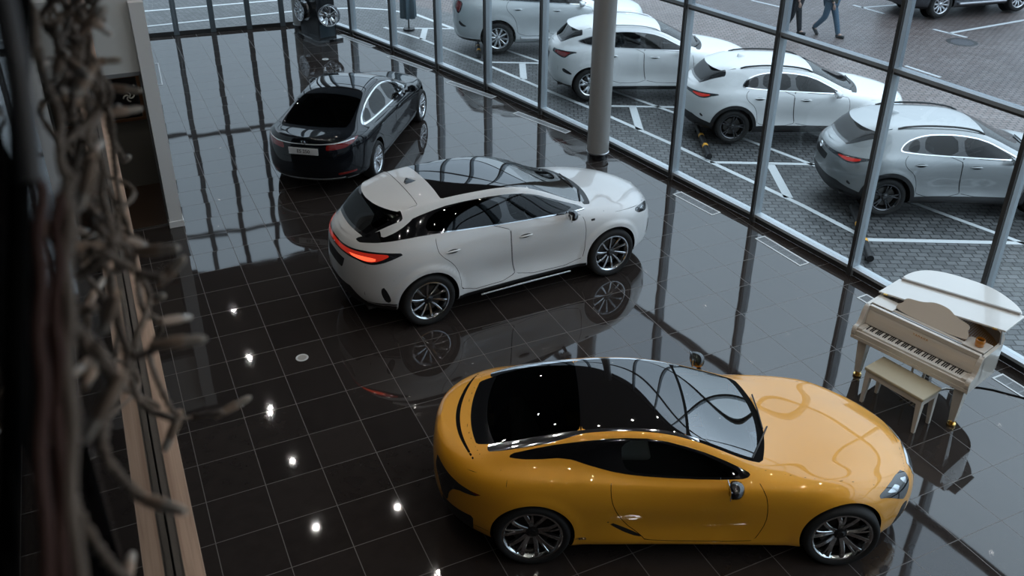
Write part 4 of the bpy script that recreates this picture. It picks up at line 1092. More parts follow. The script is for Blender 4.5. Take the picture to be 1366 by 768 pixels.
# ------------------------------------------------------------------ the black saloon
def build_saloon():
    p = dict(wb=2.87, ra=.385, rw=.334, az=.352, rr=.240, tw=.235, track=.925, mirror=(1.98, 1.0, 1.0), mirror_mat='paint_black',
             seat='seat_dark', seat_x=1.15, seat_z=.24, rear_seat_x=.22, dash_x=2.05, dash_z=.95, liner=(-.4, 2.25),
             glass_labels=('windshield', 'rear_window', 'front_window', 'rear_door_window', 'roof_panel'),
             wheel=dict(n=10, face='alloy_silver', side='alloy_silver', hub=.55, edge=.86, a0=.1, spokes=[(-.06, -.12, .020, .022), (.06, .12, .020, .022)]))
    cr = (.95, 2.5); cf = (1.15, 2.3)
    def L(xr, xf, w, z, sig=.045): return lev(xr, xf, w, z, cr, cf, sig)
    Lv = [
        L(-.98, 3.74, [(-.9, .76), (3.6, .76)], [(-1.1, .29), (-.5, .23), (.3, .175), (2.5, .175), (3.3, .19), (3.9, .2)]),
        L(-1.06, 3.82, [(-1, .85), (0, .89), (1.4, .88), (2.87, .89), (3.8, .84)], [(-1.1, .36), (-.5, .31), (.3, .245), (2.5, .245), (3.3, .25), (3.9, .26)]),
        L(-1.095, 3.86, [(-1, .88), (0, .92), (.6, .90), (1.4, .885), (2.3, .90), (2.87, .915), (3.8, .86)], [(-1.1, .55), (0, .48), (1.4, .44), (2.87, .45), (3.9, .43)]),
        L(-1.085, 3.855, [(-1, .875), (0, .93), (.6, .915), (1.4, .905), (2.3, .905), (2.87, .915), (3.4, .88), (3.85, .80)], [(-1.1, .76), (0, .74), (1.4, .69), (2.87, .68), (3.4, .61), (3.9, .55)]),
        L(-1.06, 3.81, [(-1, .84), (-.4, .885), (0, .895), (1.0, .885), (1.8, .88), (2.4, .88), (2.87, .865), (3.4, .82), (3.8, .74)], [(-1.1, .96), (-.4, .955), (.1, .945), (1.0, .91), (2.0, .875), (2.87, .835), (3.4, .74), (3.85, .63)]),
        L(-1.04, 3.78, [(-1, .76), (-.5, .79), (0, .80), (.5, .805), (1.5, .81), (2.3, .79), (2.6, .77), (2.87, .74), (3.4, .69), (3.78, .62)], [(-1.05, 1.045), (-.5, 1.045), (0, 1.015), (.5, .985), (1.5, .945), (2.3, .905), (2.87, .875), (3.4, .785), (3.78, .67)]),
        L(-1.03, 3.765, [(-1, .68), (-.6, .69), (-.2, .655), (.3, .62), (.8, .60), (1.2, .60), (1.6, .625), (2.0, .68), (2.35, .735), (2.6, .70), (2.87, .58), (3.4, .54), (3.76, .48)],
          [(-1.03, 1.065), (-.6, 1.075), (-.2, 1.165), (.3, 1.30), (.8, 1.365), (1.2, 1.365), (1.6, 1.29), (2.0, 1.12), (2.35, .945), (2.6, .915), (2.87, .89), (3.4, .805), (3.76, .685)], .035),
        L(-1.025, 3.755, [(-1, .57), (-.6, .58), (-.2, .575), (.3, .55), (.8, .535), (1.2, .535), (1.6, .555), (2.0, .60), (2.4, .665), (2.62, .56), (2.87, .43), (3.4, .40), (3.75, .36)],
          [(-1.03, 1.07), (-.6, 1.085), (-.2, 1.195), (.3, 1.345), (.8, 1.412), (1.2, 1.412), (1.65, 1.325), (2.0, 1.175), (2.42, .965), (2.62, .935), (2.87, .91), (3.4, .825), (3.75, .70)], .035),
        L(-1.025, 3.75, [(-1, .30), (-.2, .30), (1.2, .29), (2.0, .32), (2.5, .34), (2.87, .22), (3.75, .2)],
          [(-1.03, 1.075), (-.6, 1.095), (-.2, 1.215), (.3, 1.368), (.8, 1.436), (1.2, 1.436), (1.68, 1.345), (2.05, 1.185), (2.50, .97), (2.65, .945), (2.87, .925), (3.4, .84), (3.75, .715)], .035),
        L(-1.025, 3.75, [], [(-1.03, 1.075), (-.6, 1.098), (-.2, 1.22), (.3, 1.375), (.8, 1.442), (1.2, 1.442), (1.68, 1.352), (2.05, 1.195), (2.54, .972), (2.67, .95), (2.87, .93), (3.4, .845), (3.75, .72)], .035),
    ]
    B = Body(Lv)
    arches(B, p)
    dlo = [(2.30, .93), (1.5, .962), (.5, 1.00), (-.05, 1.03), (-.30, 1.06), (-.12, 1.155), (.3, 1.285), (.8, 1.348), (1.2, 1.348), (1.58, 1.278), (1.96, 1.118)]
    side(B, 'window_frame', 'body', dlo, 4.7, 6.1, .3, 1)
    din = [(2.20, .953), (1.5, .982), (.5, 1.02), (-.02, 1.05), (-.20, 1.075), (-.06, 1.16), (.32, 1.268), (.8, 1.328), (1.2, 1.328), (1.55, 1.262), (1.90, 1.112)]
    side(B, 'window_trim', 'window_frame', din, 4.7, 6.1, .3, 1)
    side(B, 'front_window', 'window_trim', [(2.10, .965), (1.5, .995), (1.17, 1.008), (1.13, 1.32), (1.2, 1.318), (1.53, 1.25), (1.86, 1.105)], 4.7, 6.1, .3, 1)
    side(B, 'rear_door_window', 'window_trim', [(1.06, 1.012), (.5, 1.032), (.28, 1.045), (.34, 1.26), (.8, 1.318), (1.03, 1.318)], 4.7, 6.1, .3, 1)
    side(B, 'quarter_window', 'window_trim', [(.20, 1.05), (-.02, 1.064), (-.13, 1.082), (-.02, 1.155), (.26, 1.24)], 4.7, 6.1, .3, 1)
    B.cut('rear_window', 'body', lambda x, y, z, v: np.maximum(np.maximum((6.75 - v) * .08, x - (.34 - .16 * y ** 2)), (-.60 + .26 * y ** 2) - x))
    B.cut('windshield', 'body', lambda x, y, z, v: np.maximum(np.maximum((6.75 - v) * .08, x - (2.55 - .30 * y ** 2)), (1.66 - .12 * y ** 2) - x))
    B.cut('roof_panel', 'body', lambda x, y, z, v: np.maximum(np.maximum((7.1 - v) * .08, x - (1.60 - .12 * y ** 2)), (.55 - .10 * y ** 2) - x))
    fd = [(1.17, .98), (1.16, .70), (1.22, .45), (1.28, .30), (2.22, .30), (2.30, .52), (2.30, .80), (2.22, .925)]
    rd = [(.06, 1.03), (.02, .92), (.10, .80), (.36, .66), (.44, .48), (.46, .30), (1.27, .30), (1.21, .45), (1.15, .70), (1.16, .98)]
    side(B, 'front_door', 'body', fd, 0, 5.1, .3, 1); side(B, 'rear_door', 'body', rd, 0, 5.1, .3, 1)
    for q in (fd, rd): line(B, 'shut_line', ('body', 'front_door', 'rear_door'), q + [q[0]], .0035, 0, 4.9, .3, 1)
    topline(B, 'shut_line', 'body', [(2.4, .70), (2.9, .70), (3.4, .62), (3.6, .5), (3.68, -.1)], .0035, 4.2, 2)
    # boot lid, lamps, chrome bars
    B.cut('shut_line', 'body', lambda x, y, z, v: np.maximum(np.maximum(np.abs(y - .70 - .10 * (x + .6)) - .004, (5.2 - v) * .1), np.maximum(x + .45, -1.2 - x)))
    tl = [(-1.2, .955), (-.98, .955), (-.80, .985), (-.55, 1.005), (-.70, .935), (-.86, .875), (-1.2, .845)]
    B.cut('tail_lamp', 'body', lambda x, y, z, v: np.maximum(np.maximum(sdf_poly(x, z, tl), .36 - y + .2 * (z - .85)), np.maximum(x + .4, 0 * x - 1)))
    B.cut('chrome_bar', ('body', 'tail_lamp'), lambda x, y, z, v: np.maximum(np.maximum(np.abs(z - (.968 + .06 * np.clip(y - .5, 0, 1))) - .009, x + .66), (y - 2)))
    B.cut('bumper_trim', 'body', lambda x, y, z, v: np.maximum(np.abs(z - (.345 - .03 * (y > .62))) - .011, x + .62))
    B.cut('rear_diffuser', 'body', lambda x, y, z, v: np.maximum(z - .34, x + .5))
    B.cut('reflector', 'body', lambda x, y, z, v: np.maximum(np.maximum(np.abs(z - .425) - .02, np.abs(y - .66) - .13), x + .7))
    B.cut('boot_shut_line', 'body', lambda x, y, z, v: np.maximum(np.maximum(np.abs(z - .735) - .004, y - .62), x + .8))
    side(B, 'headlight', 'body', [(3.05, .80), (3.35, .775), (3.66, .68), (3.66, .60), (3.5, .60), (3.3, .68)], 2.4, 5.2, .3, 1)
    B.cut('grille', 'body', lambda x, y, z, v: np.maximum(sdf_poly(y, z, [(-.1, .645), (.34, .64), (.36, .58), (.26, .46), (.46, .26), (-.1, .26)]), 3.3 - x))
    root = empty('car')
    tag(root, 'black four-door saloon with chrome window frames, farthest car inside the showroom', 'car', 'cars on the showroom floor')
    P = M['paint_black']; E_ = B.emit
    E_('body', 'body', P, root)
    for sd in (1, -1):
        f = E_('front_door', 'front_door', P, root, sd); r = E_('rear_door', 'rear_door', P, root, sd)
        E_('front_window', 'front_window', M['car_glass'], f, sd); E_('rear_door_window', 'rear_window', M['car_glass'], r, sd); E_('quarter_window', 'quarter_window', M['privacy_glass'], root, sd)
        E_('window_trim', 'window_trim', M['gloss_black'], root, sd); E_('window_frame', 'window_frame', M['chrome'], root, sd, .003)
        E_('tail_lamp', 'tail_lamp', M['red_lens'], root, sd, .003); E_('reflector', 'reflector', M['red_lens'], root, sd, .003)
        E_('headlight', 'headlight', M['lamp_clear'], root, sd, .002)
    E_('chrome_bar', 'chrome_bar', M['bright_trim'], root, 0, .006); E_('bumper_trim', 'bumper_trim', M['bright_trim'], root, 0, .008)
    for a, m_ in (('rear_window', 'privacy_glass'), ('windshield', 'car_glass'), ('roof_panel', 'roof_glass'), ('rear_diffuser', 'black'), ('grille', 'black')): E_(a, a, M[m_], root)
    E_('shut_line', 'shut_line', M['gap'], root, 0, -.001); E_('boot_shut_line', 'shut_line', M['gap'], root, 0, -.001); emit_arches(B, p, root, P)
    finish_car(root, B, p)
    handle(B, root, .30, .885, M['paint_black']); handle(B, root, 1.36, .86, M['paint_black'])
    # plate and letters
    pl = MB(); pl.rbox((-1.098, 0, .855), (.006, .26, .060), .005, 2); o = obj('number_plate', pl, M['white_plate'], root)
    T = Matrix.Translation((-1.106, 0, .853)) @ Matrix.Rotation(-PI / 2, 4, 'Z') @ Matrix.Rotation(PI / 2, 4, 'X')
    t = text_mesh('plate_letters', 'ES 250', .085, M['ink'], o); t.matrix_local = T
    t = text_mesh('badge', 'LEXUS', .034, M['chrome'], root, spacing=1.3); t.matrix_local = Matrix.Translation((-1.045, -.50, .80)) @ Matrix.Rotation(-PI / 2 + .42, 4, 'Z') @ Matrix.Rotation(PI / 2, 4, 'X')
    emblem(root, (-1.088, 0, 1.0), -1, .034, M['chrome'])
    return root
# ------------------------------------------------------------------ camera
cam = bpy.data.cameras.new('camera'); camo = bpy.data.objects.new('camera', cam); COL.objects.link(camo)
CAM = Vector((-0.12514, -9.95030, 6.74131))
R9 = ((0.90354903, -0.42837057, 0.0098896), (0.19322503, 0.42794698, 0.8829074), (-0.38244377, -0.7958392, 0.469443))
mw = Matrix(R9).transposed().to_4x4(); mw.translation = CAM
camo.matrix_world = mw
cam.sensor_width = 36; cam.lens = 1211.1625 / 1366 * 36
cam.shift_x = -(693.93285 - 683) / 1366; cam.shift_y = (316.51364 - 384) / 1366
cam.clip_start = 0.05; cam.clip_end = 300
cam.dof.use_dof = True; cam.dof.focus_distance = 9.5; cam.dof.aperture_fstop = 4.2
sc.camera = camo

# ------------------------------------------------------------------ sky and lamps
sc.view_settings.view_transform = 'Standard'; sc.view_settings.look = 'None'
sc.view_settings.exposure = 0.0; sc.view_settings.gamma = 1.0; sc.view_settings.use_curve_mapping = False
w = bpy.data.worlds.new('overcast'); sc.world = w; w.use_nodes = True
nt = w.node_tree; bg = nt.nodes['Background']
tc = nt.nodes.new('ShaderNodeTexCoord'); sx = nt.nodes.new('ShaderNodeSeparateXYZ'); nt.links.new(tc.outputs['Generated'], sx.inputs[0])
rp = nt.nodes.new('ShaderNodeValToRGB'); nt.links.new(sx.outputs['Z'], rp.inputs['Fac'])
e = rp.color_ramp.elements
e[0].position = 0.0; e[0].color = (0.26, 0.31, 0.36, 1)
e[1].position = 0.80; e[1].color = (0.88, 1.0, 1.14, 1)
for z_, c_ in ((0.20, (0.38, 0.45, 0.53, 1)), (0.42, (0.55, 0.65, 0.76, 1)), (0.60, (0.84, 0.97, 1.12, 1))):
    q = e.new(z_); q.color = c_
nz = nt.nodes.new('ShaderNodeTexNoise'); nz.inputs['Scale'].default_value = 2.2; nz.inputs['Detail'].default_value = 3
nt.links.new(tc.outputs['Generated'], nz.inputs['Vector'])
mr = nt.nodes.new('ShaderNodeMapRange'); mr.inputs['To Min'].default_value = 0.80; mr.inputs['To Max'].default_value = 1.2
nt.links.new(nz.outputs['Fac'], mr.inputs['Value'])
mx = nt.nodes.new('ShaderNodeVectorMath'); mx.operation = 'SCALE'
nt.links.new(rp.outputs['Color'], mx.inputs[0]); nt.links.new(mr.outputs['Result'], mx.inputs['Scale'])
# the cloud is thinner toward the yard side
dt = nt.nodes.new('ShaderNodeVectorMath'); dt.operation = 'DOT_PRODUCT'; dt.inputs[1].default_value = (0.97, -0.20, 0.0); nt.links.new(tc.outputs['Generated'], dt.inputs[0])
m2 = nt.nodes.new('ShaderNodeMapRange'); m2.inputs['From Min'].default_value = -1.0; m2.inputs['From Max'].default_value = 1.0; m2.inputs['To Min'].default_value = 0.35; m2.inputs['To Max'].default_value = 1.75
nt.links.new(dt.outputs['Value'], m2.inputs['Value'])
m3 = nt.nodes.new('ShaderNodeVectorMath'); m3.operation = 'SCALE'; nt.links.new(mx.outputs[0], m3.inputs[0]); nt.links.new(m2.outputs['Result'], m3.inputs['Scale'])
nt.links.new(m3.outputs[0], bg.inputs['Color']); bg.inputs['Strength'].default_value = 2.1

# ------------------------------------------------------------------ plan of the hall
FAC = [(6.231, 13.893), (6.763, 12.035), (7.281, 10.162), (7.744, 8.272), (8.155, 6.335), (8.519, 4.372), (8.821, 2.392), (9.102, 0.415), (9.315, -1.587)]
th = math.radians(4.6)
while FAC[-1][1] > -14.0:
    x, y = FAC[-1]; FAC.append((x + 2.0 * math.sin(th), y - 2.0 * math.cos(th))); th -= math.radians(1.6)
FAR0 = (1.19, 15.82); FAR1 = (5.70, 15.47)
x, y = FAC[0]
HEIGHT = 7.4
ix = FAR1
facade = [ix] + FAC            # far corner first
south = FAC[-1][1]
west = -6.0

def tile_mat():
    m = bpy.data.materials.new('dark_polished_tile'); m.use_nodes = True
    nt = m.node_tree; b = nt.nodes['Principled BSDF']; L = nt.links.new
    g = nt.nodes.new('ShaderNodeNewGeometry')
    sc_ = nt.nodes.new('ShaderNodeVectorMath'); sc_.operation = 'SCALE'; sc_.inputs['Scale'].default_value = 1 / S
    L(g.outputs['Position'], sc_.inputs[0])
    fr = nt.nodes.new('ShaderNodeVectorMath'); fr.operation = 'FRACTION'; L(sc_.outputs[0], fr.inputs[0])
    fl = nt.nodes.new('ShaderNodeVectorMath'); fl.operation = 'FLOOR'; L(sc_.outputs[0], fl.inputs[0])
    xyz = nt.nodes.new('ShaderNodeSeparateXYZ'); L(fr.outputs[0], xyz.inputs[0])
    def edge(sock):
        a = nt.nodes.new('ShaderNodeMath'); a.operation = 'SUBTRACT'; L(sock, a.inputs[0]); a.inputs[1].default_value = 0.5
        c = nt.nodes.new('ShaderNodeMath'); c.operation = 'ABSOLUTE'; L(a.outputs[0], c.inputs[0]); return c.outputs[0]
    mxx = nt.nodes.new('ShaderNodeMath'); mxx.operation = 'MAXIMUM'; L(edge(xyz.outputs['X']), mxx.inputs[0]); L(edge(xyz.outputs['Y']), mxx.inputs[1])
    gr = nt.nodes.new('ShaderNodeMath'); gr.operation = 'GREATER_THAN'; L(mxx.outputs[0], gr.inputs[0]); gr.inputs[1].default_value = 0.5 - 0.0042 / S
    wn = nt.nodes.new('ShaderNodeTexWhiteNoise'); wn.noise_dimensions = '2D'; L(fl.outputs[0], wn.inputs['Vector'])
    n = nt.nodes.new('ShaderNodeTexNoise'); n.inputs['Scale'].default_value = 6; n.inputs['Detail'].default_value = 5; L(g.outputs['Position'], n.inputs['Vector'])
    ad = nt.nodes.new('ShaderNodeMath'); ad.operation = 'MULTIPLY_ADD'; L(wn.outputs['Value'], ad.inputs[0]); ad.inputs[1].default_value = 0.6; L(n.outputs['Fac'], ad.inputs[2])
    cr = nt.nodes.new('ShaderNodeValToRGB'); L(ad.outputs[0], cr.inputs['Fac'])
    cr.color_ramp.elements[0].color = (0.0190, 0.0150, 0.0138, 1); cr.color_ramp.elements[1].color = (0.037, 0.030, 0.027, 1)
    mixc = nt.nodes.new('ShaderNodeMix'); mixc.data_type = 'RGBA'; L(gr.outputs[0], mixc.inputs['Factor']); L(cr.outputs['Color'], mixc.inputs['A']); mixc.inputs['B'].default_value = (0.12, 0.108, 0.10, 1)
    L(mixc.outputs['Result'], b.inputs['Base Color'])
    r = nt.nodes.new('ShaderNodeMath'); r.operation = 'MULTIPLY_ADD'; L(gr.outputs[0], r.inputs[0]); r.inputs[1].default_value = 0.5; r.inputs[2].default_value = 0.035
    L(r.outputs[0], b.inputs['Roughness'])
    b.inputs['IOR'].default_value = 1.62
    # every tile lies a hair differently, so reflections break at the joints
    w2 = nt.nodes.new('ShaderNodeTexWhiteNoise'); w2.noise_dimensions = '2D'; L(fl.outputs[0], w2.inputs['Vector'])
    sb = nt.nodes.new('ShaderNodeVectorMath'); sb.operation = 'SUBTRACT'; L(w2.outputs['Color'], sb.inputs[0]); sb.inputs[1].default_value = (.5, .5, .5)
    s2 = nt.nodes.new('ShaderNodeVectorMath'); s2.operation = 'SCALE'; s2.inputs['Scale'].default_value = 0.006; L(sb.outputs[0], s2.inputs[0])
    nw = nt.nodes.new('ShaderNodeTexNoise'); nw.inputs['Scale'].default_value = 1.6; nw.inputs['Detail'].default_value = 1.5; L(g.outputs['Position'], nw.inputs['Vector'])
    s3 = nt.nodes.new('ShaderNodeVectorMath'); s3.operation = 'SUBTRACT'; L(nw.outputs['Color'], s3.inputs[0]); s3.inputs[1].default_value = (.5, .5, .5)
    s4 = nt.nodes.new('ShaderNodeVectorMath'); s4.operation = 'SCALE'; s4.inputs['Scale'].default_value = 0.010; L(s3.outputs[0], s4.inputs[0])
    a1 = nt.nodes.new('ShaderNodeVectorMath'); a1.operation = 'ADD'; L(s2.outputs[0], a1.inputs[0]); L(s4.outputs[0], a1.inputs[1])
    a2 = nt.nodes.new('ShaderNodeVectorMath'); a2.operation = 'ADD'; L(a1.outputs[0], a2.inputs[0]); L(g.outputs['Normal'], a2.inputs[1])
    nn = nt.nodes.new('ShaderNodeVectorMath'); nn.operation = 'NORMALIZE'; L(a2.outputs[0], nn.inputs[0]); L(nn.outputs[0], b.inputs['Normal'])
    return m

def paver_mat():
    m = bpy.data.materials.new('block_paving'); m.use_nodes = True
    nt = m.node_tree; b = nt.nodes['Principled BSDF']; L = nt.links.new
    g = nt.nodes.new('ShaderNodeNewGeometry')
    mp = nt.nodes.new('ShaderNodeMapping'); mp.inputs['Rotation'].default_value = (0, 0, math.radians(27)); L(g.outputs['Position'], mp.inputs['Vector'])
    br = nt.nodes.new('ShaderNodeTexBrick'); br.offset = 0.5; L(mp.outputs[0], br.inputs['Vector'])
    br.inputs['Scale'].default_value = 1.0; br.inputs['Brick Width'].default_value = 0.17; br.inputs['Row Height'].default_value = 0.125
    br.inputs['Mortar Size'].default_value = 0.013; br.inputs['Mortar Smooth'].default_value = 0.3; br.inputs['Bias'].default_value = 0.0
    sx = nt.nodes.new('ShaderNodeSeparateXYZ'); L(g.outputs['Position'], sx.inputs[0])
    # grey blocks along the building, red-brown blocks on the drive
    n = nt.nodes.new('ShaderNodeTexNoise'); n.inputs['Scale'].default_value = 0.55; n.inputs['Detail'].default_value = 5; L(g.outputs['Position'], n.inputs['Vector'])
    dd = nt.nodes.new('ShaderNodeVectorMath'); dd.operation = 'DOT_PRODUCT'; L(g.outputs['Position'], dd.inputs[0]); dd.inputs[1].default_value = (0.89, 0.45, 0)
    mr = nt.nodes.new('ShaderNodeMapRange'); L(dd.outputs['Value'], mr.inputs['Value']); mr.inputs['From Min'].default_value = 15.2; mr.inputs['From Max'].default_value = 15.5
    c1 = nt.nodes.new('ShaderNodeMix'); c1.data_type = 'RGBA'; L(mr.outputs['Result'], c1.inputs['Factor']); c1.inputs['A'].default_value = (0.075, 0.078, 0.08, 1); c1.inputs['B'].default_value = (0.150, 0.110, 0.098, 1)
    c2 = nt.nodes.new('ShaderNodeMix'); c2.data_type = 'RGBA'; L(mr.outputs['Result'], c2.inputs['Factor']); c2.inputs['A'].default_value = (0.135, 0.138, 0.14, 1); c2.inputs['B'].default_value = (0.215, 0.175, 0.165, 1)
    L(c1.outputs['Result'], br.inputs['Color1']); L(c2.outputs['Result'], br.inputs['Color2']); br.inputs['Mortar'].default_value = (0.018, 0.018, 0.018, 1)
    mul = nt.nodes.new('ShaderNodeMix'); mul.data_type = 'RGBA'; mul.blend_type = 'MULTIPLY'; mul.inputs['Factor'].default_value = 1.0
    r2 = nt.nodes.new('ShaderNodeMapRange'); L(n.outputs['Fac'], r2.inputs['Value']); r2.inputs['To Min'].default_value = 0.62; r2.inputs['To Max'].default_value = 1.3
    L(br.outputs['Color'], mul.inputs['A']); L(r2.outputs['Result'], mul.inputs['B']); L(mul.outputs['Result'], b.inputs['Base Color'])
    b.inputs['Roughness'].default_value = 0.45
    bp = nt.nodes.new('ShaderNodeBump'); bp.inputs['Strength'].default_value = 0.4; bp.inputs['Distance'].default_value = 0.01; bp.invert = True
    L(br.outputs['Fac'], bp.inputs['Height']); L(bp.outputs['Normal'], b.inputs['Normal'])
    return m
M['tile'] = tile_mat(); M['paver'] = paver_mat()
M['alu'] = mat('grey_aluminium', (0.33, 0.37, 0.40), rough=0.35, metal=0.2)
M['sill'] = mat('bright_sill', (0.50, 0.54, 0.57), rough=0.3, metal=0.2)
M['steel'] = mat('dark_steel_post', (0.06, 0.06, 0.06), rough=0.35, metal=0.3)
M['wall'] = mat('pale_wall_paint', (0.74, 0.77, 0.76), rough=0.7, bump=(80, 0.05))
M['darkwall'] = mat('dark_gallery_wall', (0.045, 0.043, 0.042), rough=0.7)
M['ceil'] = mat('dark_ceiling', (0.05, 0.05, 0.05), rough=0.8)
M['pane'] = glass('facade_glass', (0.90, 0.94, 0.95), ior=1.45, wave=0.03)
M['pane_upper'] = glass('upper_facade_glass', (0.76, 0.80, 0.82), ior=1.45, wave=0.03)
M['line'] = mat('white_road_paint', (0.62, 0.65, 0.66), rough=0.6, bump=(25, 0.4))
M['lamp'] = mat('lamp_face', (1, 1, 1), emit=(1.0, 0.95, 0.89), es=470)
M['dark_floor'] = mat('brown_room_floor', (0.05, 0.03, 0.02), rough=0.4)

# ------------------------------------------------------------------ floor, ceiling, walls
fb = MB()
plan = [FAR0] + facade + [(west, south), (west, 4.28), (0.61, 4.28)]
fb.prism([(p[0], p[1]) for p in plan][::-1], -0.06, 0.0)
struct('floor', fb, M['tile'])
cb = MB(); cb.prism([(west, south), (FAC[-1][0] + .3, south), (9.9, -3), (9.2, 3), (7.6, 10), (6, 15.9), (0.8, 16.1), (west, 16.1)], HEIGHT, HEIGHT + .15); struct('ceiling', cb, M['ceil'])
g = MB(); g.box(-30, 60, -45, 60, -0.30, -0.045); struct('ground', g, M['paver'])

def seg(a, b):
    """frame along a facade bay: origin a, x toward b, y outward (to the right of the walk), z up"""
    a = Vector((a[0], a[1], 0)); b = Vector((b[0], b[1], 0)); t = (b - a).normalized(); n = Vector((-t.y, t.x, 0))
    m = Matrix(((t.x, n.x, 0, a.x), (t.y, n.y, 0, a.y), (0, 0, 1, 0), (0, 0, 0, 1)))
    return m, (b - a).length
TRANS = [3.10, 5.85]
k = 0
for i in range(len(facade) - 1):
    m, ln = seg(facade[i], facade[i + 1])
    fr = MB()
    fr.box(0, ln, -.02, .13, 0.10, 0.145, 2, m)            # bright sill
    fr.box(0, ln, .015, .13, 0.0, 0.10, 1, m)              # dark plinth
    for z in TRANS + [HEIGHT - .1]:
        fr.box(0, ln, -.02, .12, z + .005, z + .055, 0, m); fr.box(0, ln, -.01, .12, z - .03, z + .005, 1, m)
    o = struct('trim_%d' % (i + 1), fr, [M['alu'], M['steel'], M['sill']])
    zs = [0.145] + [z for z in TRANS] + [HEIGHT]
    for j in range(len(zs) - 1):
        k += 1
        pb = MB(); pb.box(.03, ln - .03, .055, .067, zs[j] + (.05 if j else 0), zs[j + 1] - .03, 0, m)
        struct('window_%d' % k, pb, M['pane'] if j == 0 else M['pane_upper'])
for i, p in enumerate(facade):
    m, ln = seg(facade[max(0, i - 1)], facade[min(len(facade) - 1, i + 1)])
    m = m.copy(); m.translation = Vector((p[0], p[1], 0))
    fr = MB(); fr.box(-.034, .034, -.03, .13, 0, HEIGHT, 0, m); fr.box(-.028, .028, -.068, -.03, 0.0, HEIGHT, 1, m)
    struct('trim_%d' % (40 + i), fr, [M['alu'], M['steel']])
# far glazed front with doors
far = [FAR0, (1.93, 15.765), (2.87, 15.69), (3.82, 15.615), (4.72, 15.545), FAR1]
for i in range(len(far) - 1):
    m, ln = seg(far[i], far[i + 1])
    fr = MB(); fr.box(0, ln, -.03, .06, 0.0, 0.10, 1, m)
    for z in (2.9, 6.1, HEIGHT - .1): fr.box(0, ln, -.03, .06, z - .04, z + .04, 1, m)
    struct('trim_%d' % (60 + i), fr, [M['alu'], M['steel_far'] if 'steel_far' in M else M['steel']])
    for j, (z0, z1) in enumerate(((.10, 2.86), (2.94, 6.06), (6.14, HEIGHT))):
        k += 1; pb = MB(); pb.box(.03, ln - .03, .0, .012, z0, z1, 0, m); struct('window_%d' % k, pb, M['pane'])
M['far_frame'] = mat('slate_door_frame', (0.16, 0.19, 0.21), rough=0.4, metal=0.2)
for i, p in enumerate(far):
    m, ln = seg(far[max(0, i - 1)], far[min(len(far) - 1, i + 1)]); m = m.copy(); m.translation = Vector((p[0], p[1], 0))
    fr = MB()
    for d in ((-.036, .036) if 0 < i < 5 else (0,)):
        fr.box(d - .035, d + .035, -.04, .06, 0, HEIGHT, 0, m)
    struct('trim_%d' % (70 + i), fr, M['far_frame'])
# closing walls outside the frame
b = MB(); b.box(west - .2, west, south, 4.3, 0, HEIGHT); struct('wall_west', b, M['darkwall'])
b = MB(); b.box(west - .2, FAC[-1][0] + .2, south - .2, south, 0, HEIGHT); struct('wall_south', b, M['wall_grey'])
# ceiling spot lamps
SPOTS = [(1.97, 13.0), (1.99, 10.66), (1.97, 8.18), (2.01, 6.11), (2.05, 4.03), (3.73, 3.88), (5.30, 7.06), (3.9, 1.9), (2.05, 1.9), (0.35, 2.2), (0.35, 0.3)]  # last two spots are added to brighten the doorway wall
SPOTS += [(x_, y_) for x_ in np.arange(-2.6, 9.0, 1.9) for y_ in np.arange(-12.2, 1.2, 2.35)]
fx = empty('ceiling_spotlight', (*SPOTS[0], HEIGHT - .22))
mb = MB(); mb.lathe([(.0, .22), (.03, .22), (.03, .16), (.075, .15), (.075, .0), (.052, .0), (.046, .02)], 20); obj('lamp_housing', mb, M['black'], fx, smooth=40)
mb = MB(); mb.disc(.046, .018, 20, flip=True); obj('lamp_face', mb, M['lamp'], fx)
tag(fx, 'small round black ceiling spotlight under the dark hall ceiling', 'spotlight', 'ceiling spotlights')
for x_, y_ in SPOTS[1:]:
    r = fx.copy(); COL.objects.link(r); r.location = (x_, y_, HEIGHT - .22)
    for c in fx.children:
        q_ = c.copy(); COL.objects.link(q_); q_.parent = r
# ------------------------------------------------------------------ side room, gallery edge, glass screen
rb = MB()
rb.box(-6, -.60, 4.20, 4.34, 0, 3.58); rb.box(-.60, .41, 4.20, 4.34, 2.52, 3.58)
struct('wall_left', rb, M['wall'])
rb = MB(); rb.prism([(.41, 4.06), (.61, 4.06), (.61, 4.34), (.41, 4.34)], 0, 3.58); o = struct('trim_100', rb, M['pilaster'])
sk = MB(); sk.prism([(.395, 4.045), (.625, 4.045), (.625, 4.34), (.395, 4.34)], 0, .11); struct('baseboard_left', sk, M['pilaster'], bevel=.006)
rb = MB(); rb.add([(.61, 4.34, 0), (1.20, 15.80, 0), (1.20, 15.80, 3.58), (.61, 4.34, 3.58), (.47, 4.34, 0), (1.06, 15.80, 0), (1.06, 15.80, 3.58), (.47, 4.34, 3.58)],
                  [(0, 1, 2, 3), (5, 4, 7, 6), (3, 2, 6, 7), (1, 0, 4, 5), (0, 3, 7, 4), (1, 5, 6, 2)])
struct('wall_right', rb, M['wall'])
rb = MB(); rb.prism([(-6, 4.20), (.60, 4.20), (1.19, 15.80), (-6, 15.80)], 3.58, 3.66); struct('trim_101', rb, M['wall'])
rb = MB(); rb.box(-2.5, .47, 5.95, 6.05, 0, 3.5); struct('wall_back', rb, M['wall_grey'])
rb = MB(); rb.box(-2.5, .47, 4.20, 5.95, -.03, .004); struct('floor_inner', rb, M['dark_floor'])
rb = MB(); rb.box(-2.6, -2.5, 4.34, 6.0, 0, 3.5); struct('wall_inner', rb, M['wall_grey'])
fr = MB()
fr.box(-.64, -.60, 4.185, 4.35, 0, 2.56); fr.box(.385, .415, 4.185, 4.35, .0, 2.52); fr.box(-.64, .41, 4.185, 4.35, 2.49, 2.55)
struct('door_1', fr, M['frame_grey'], bevel=.004)
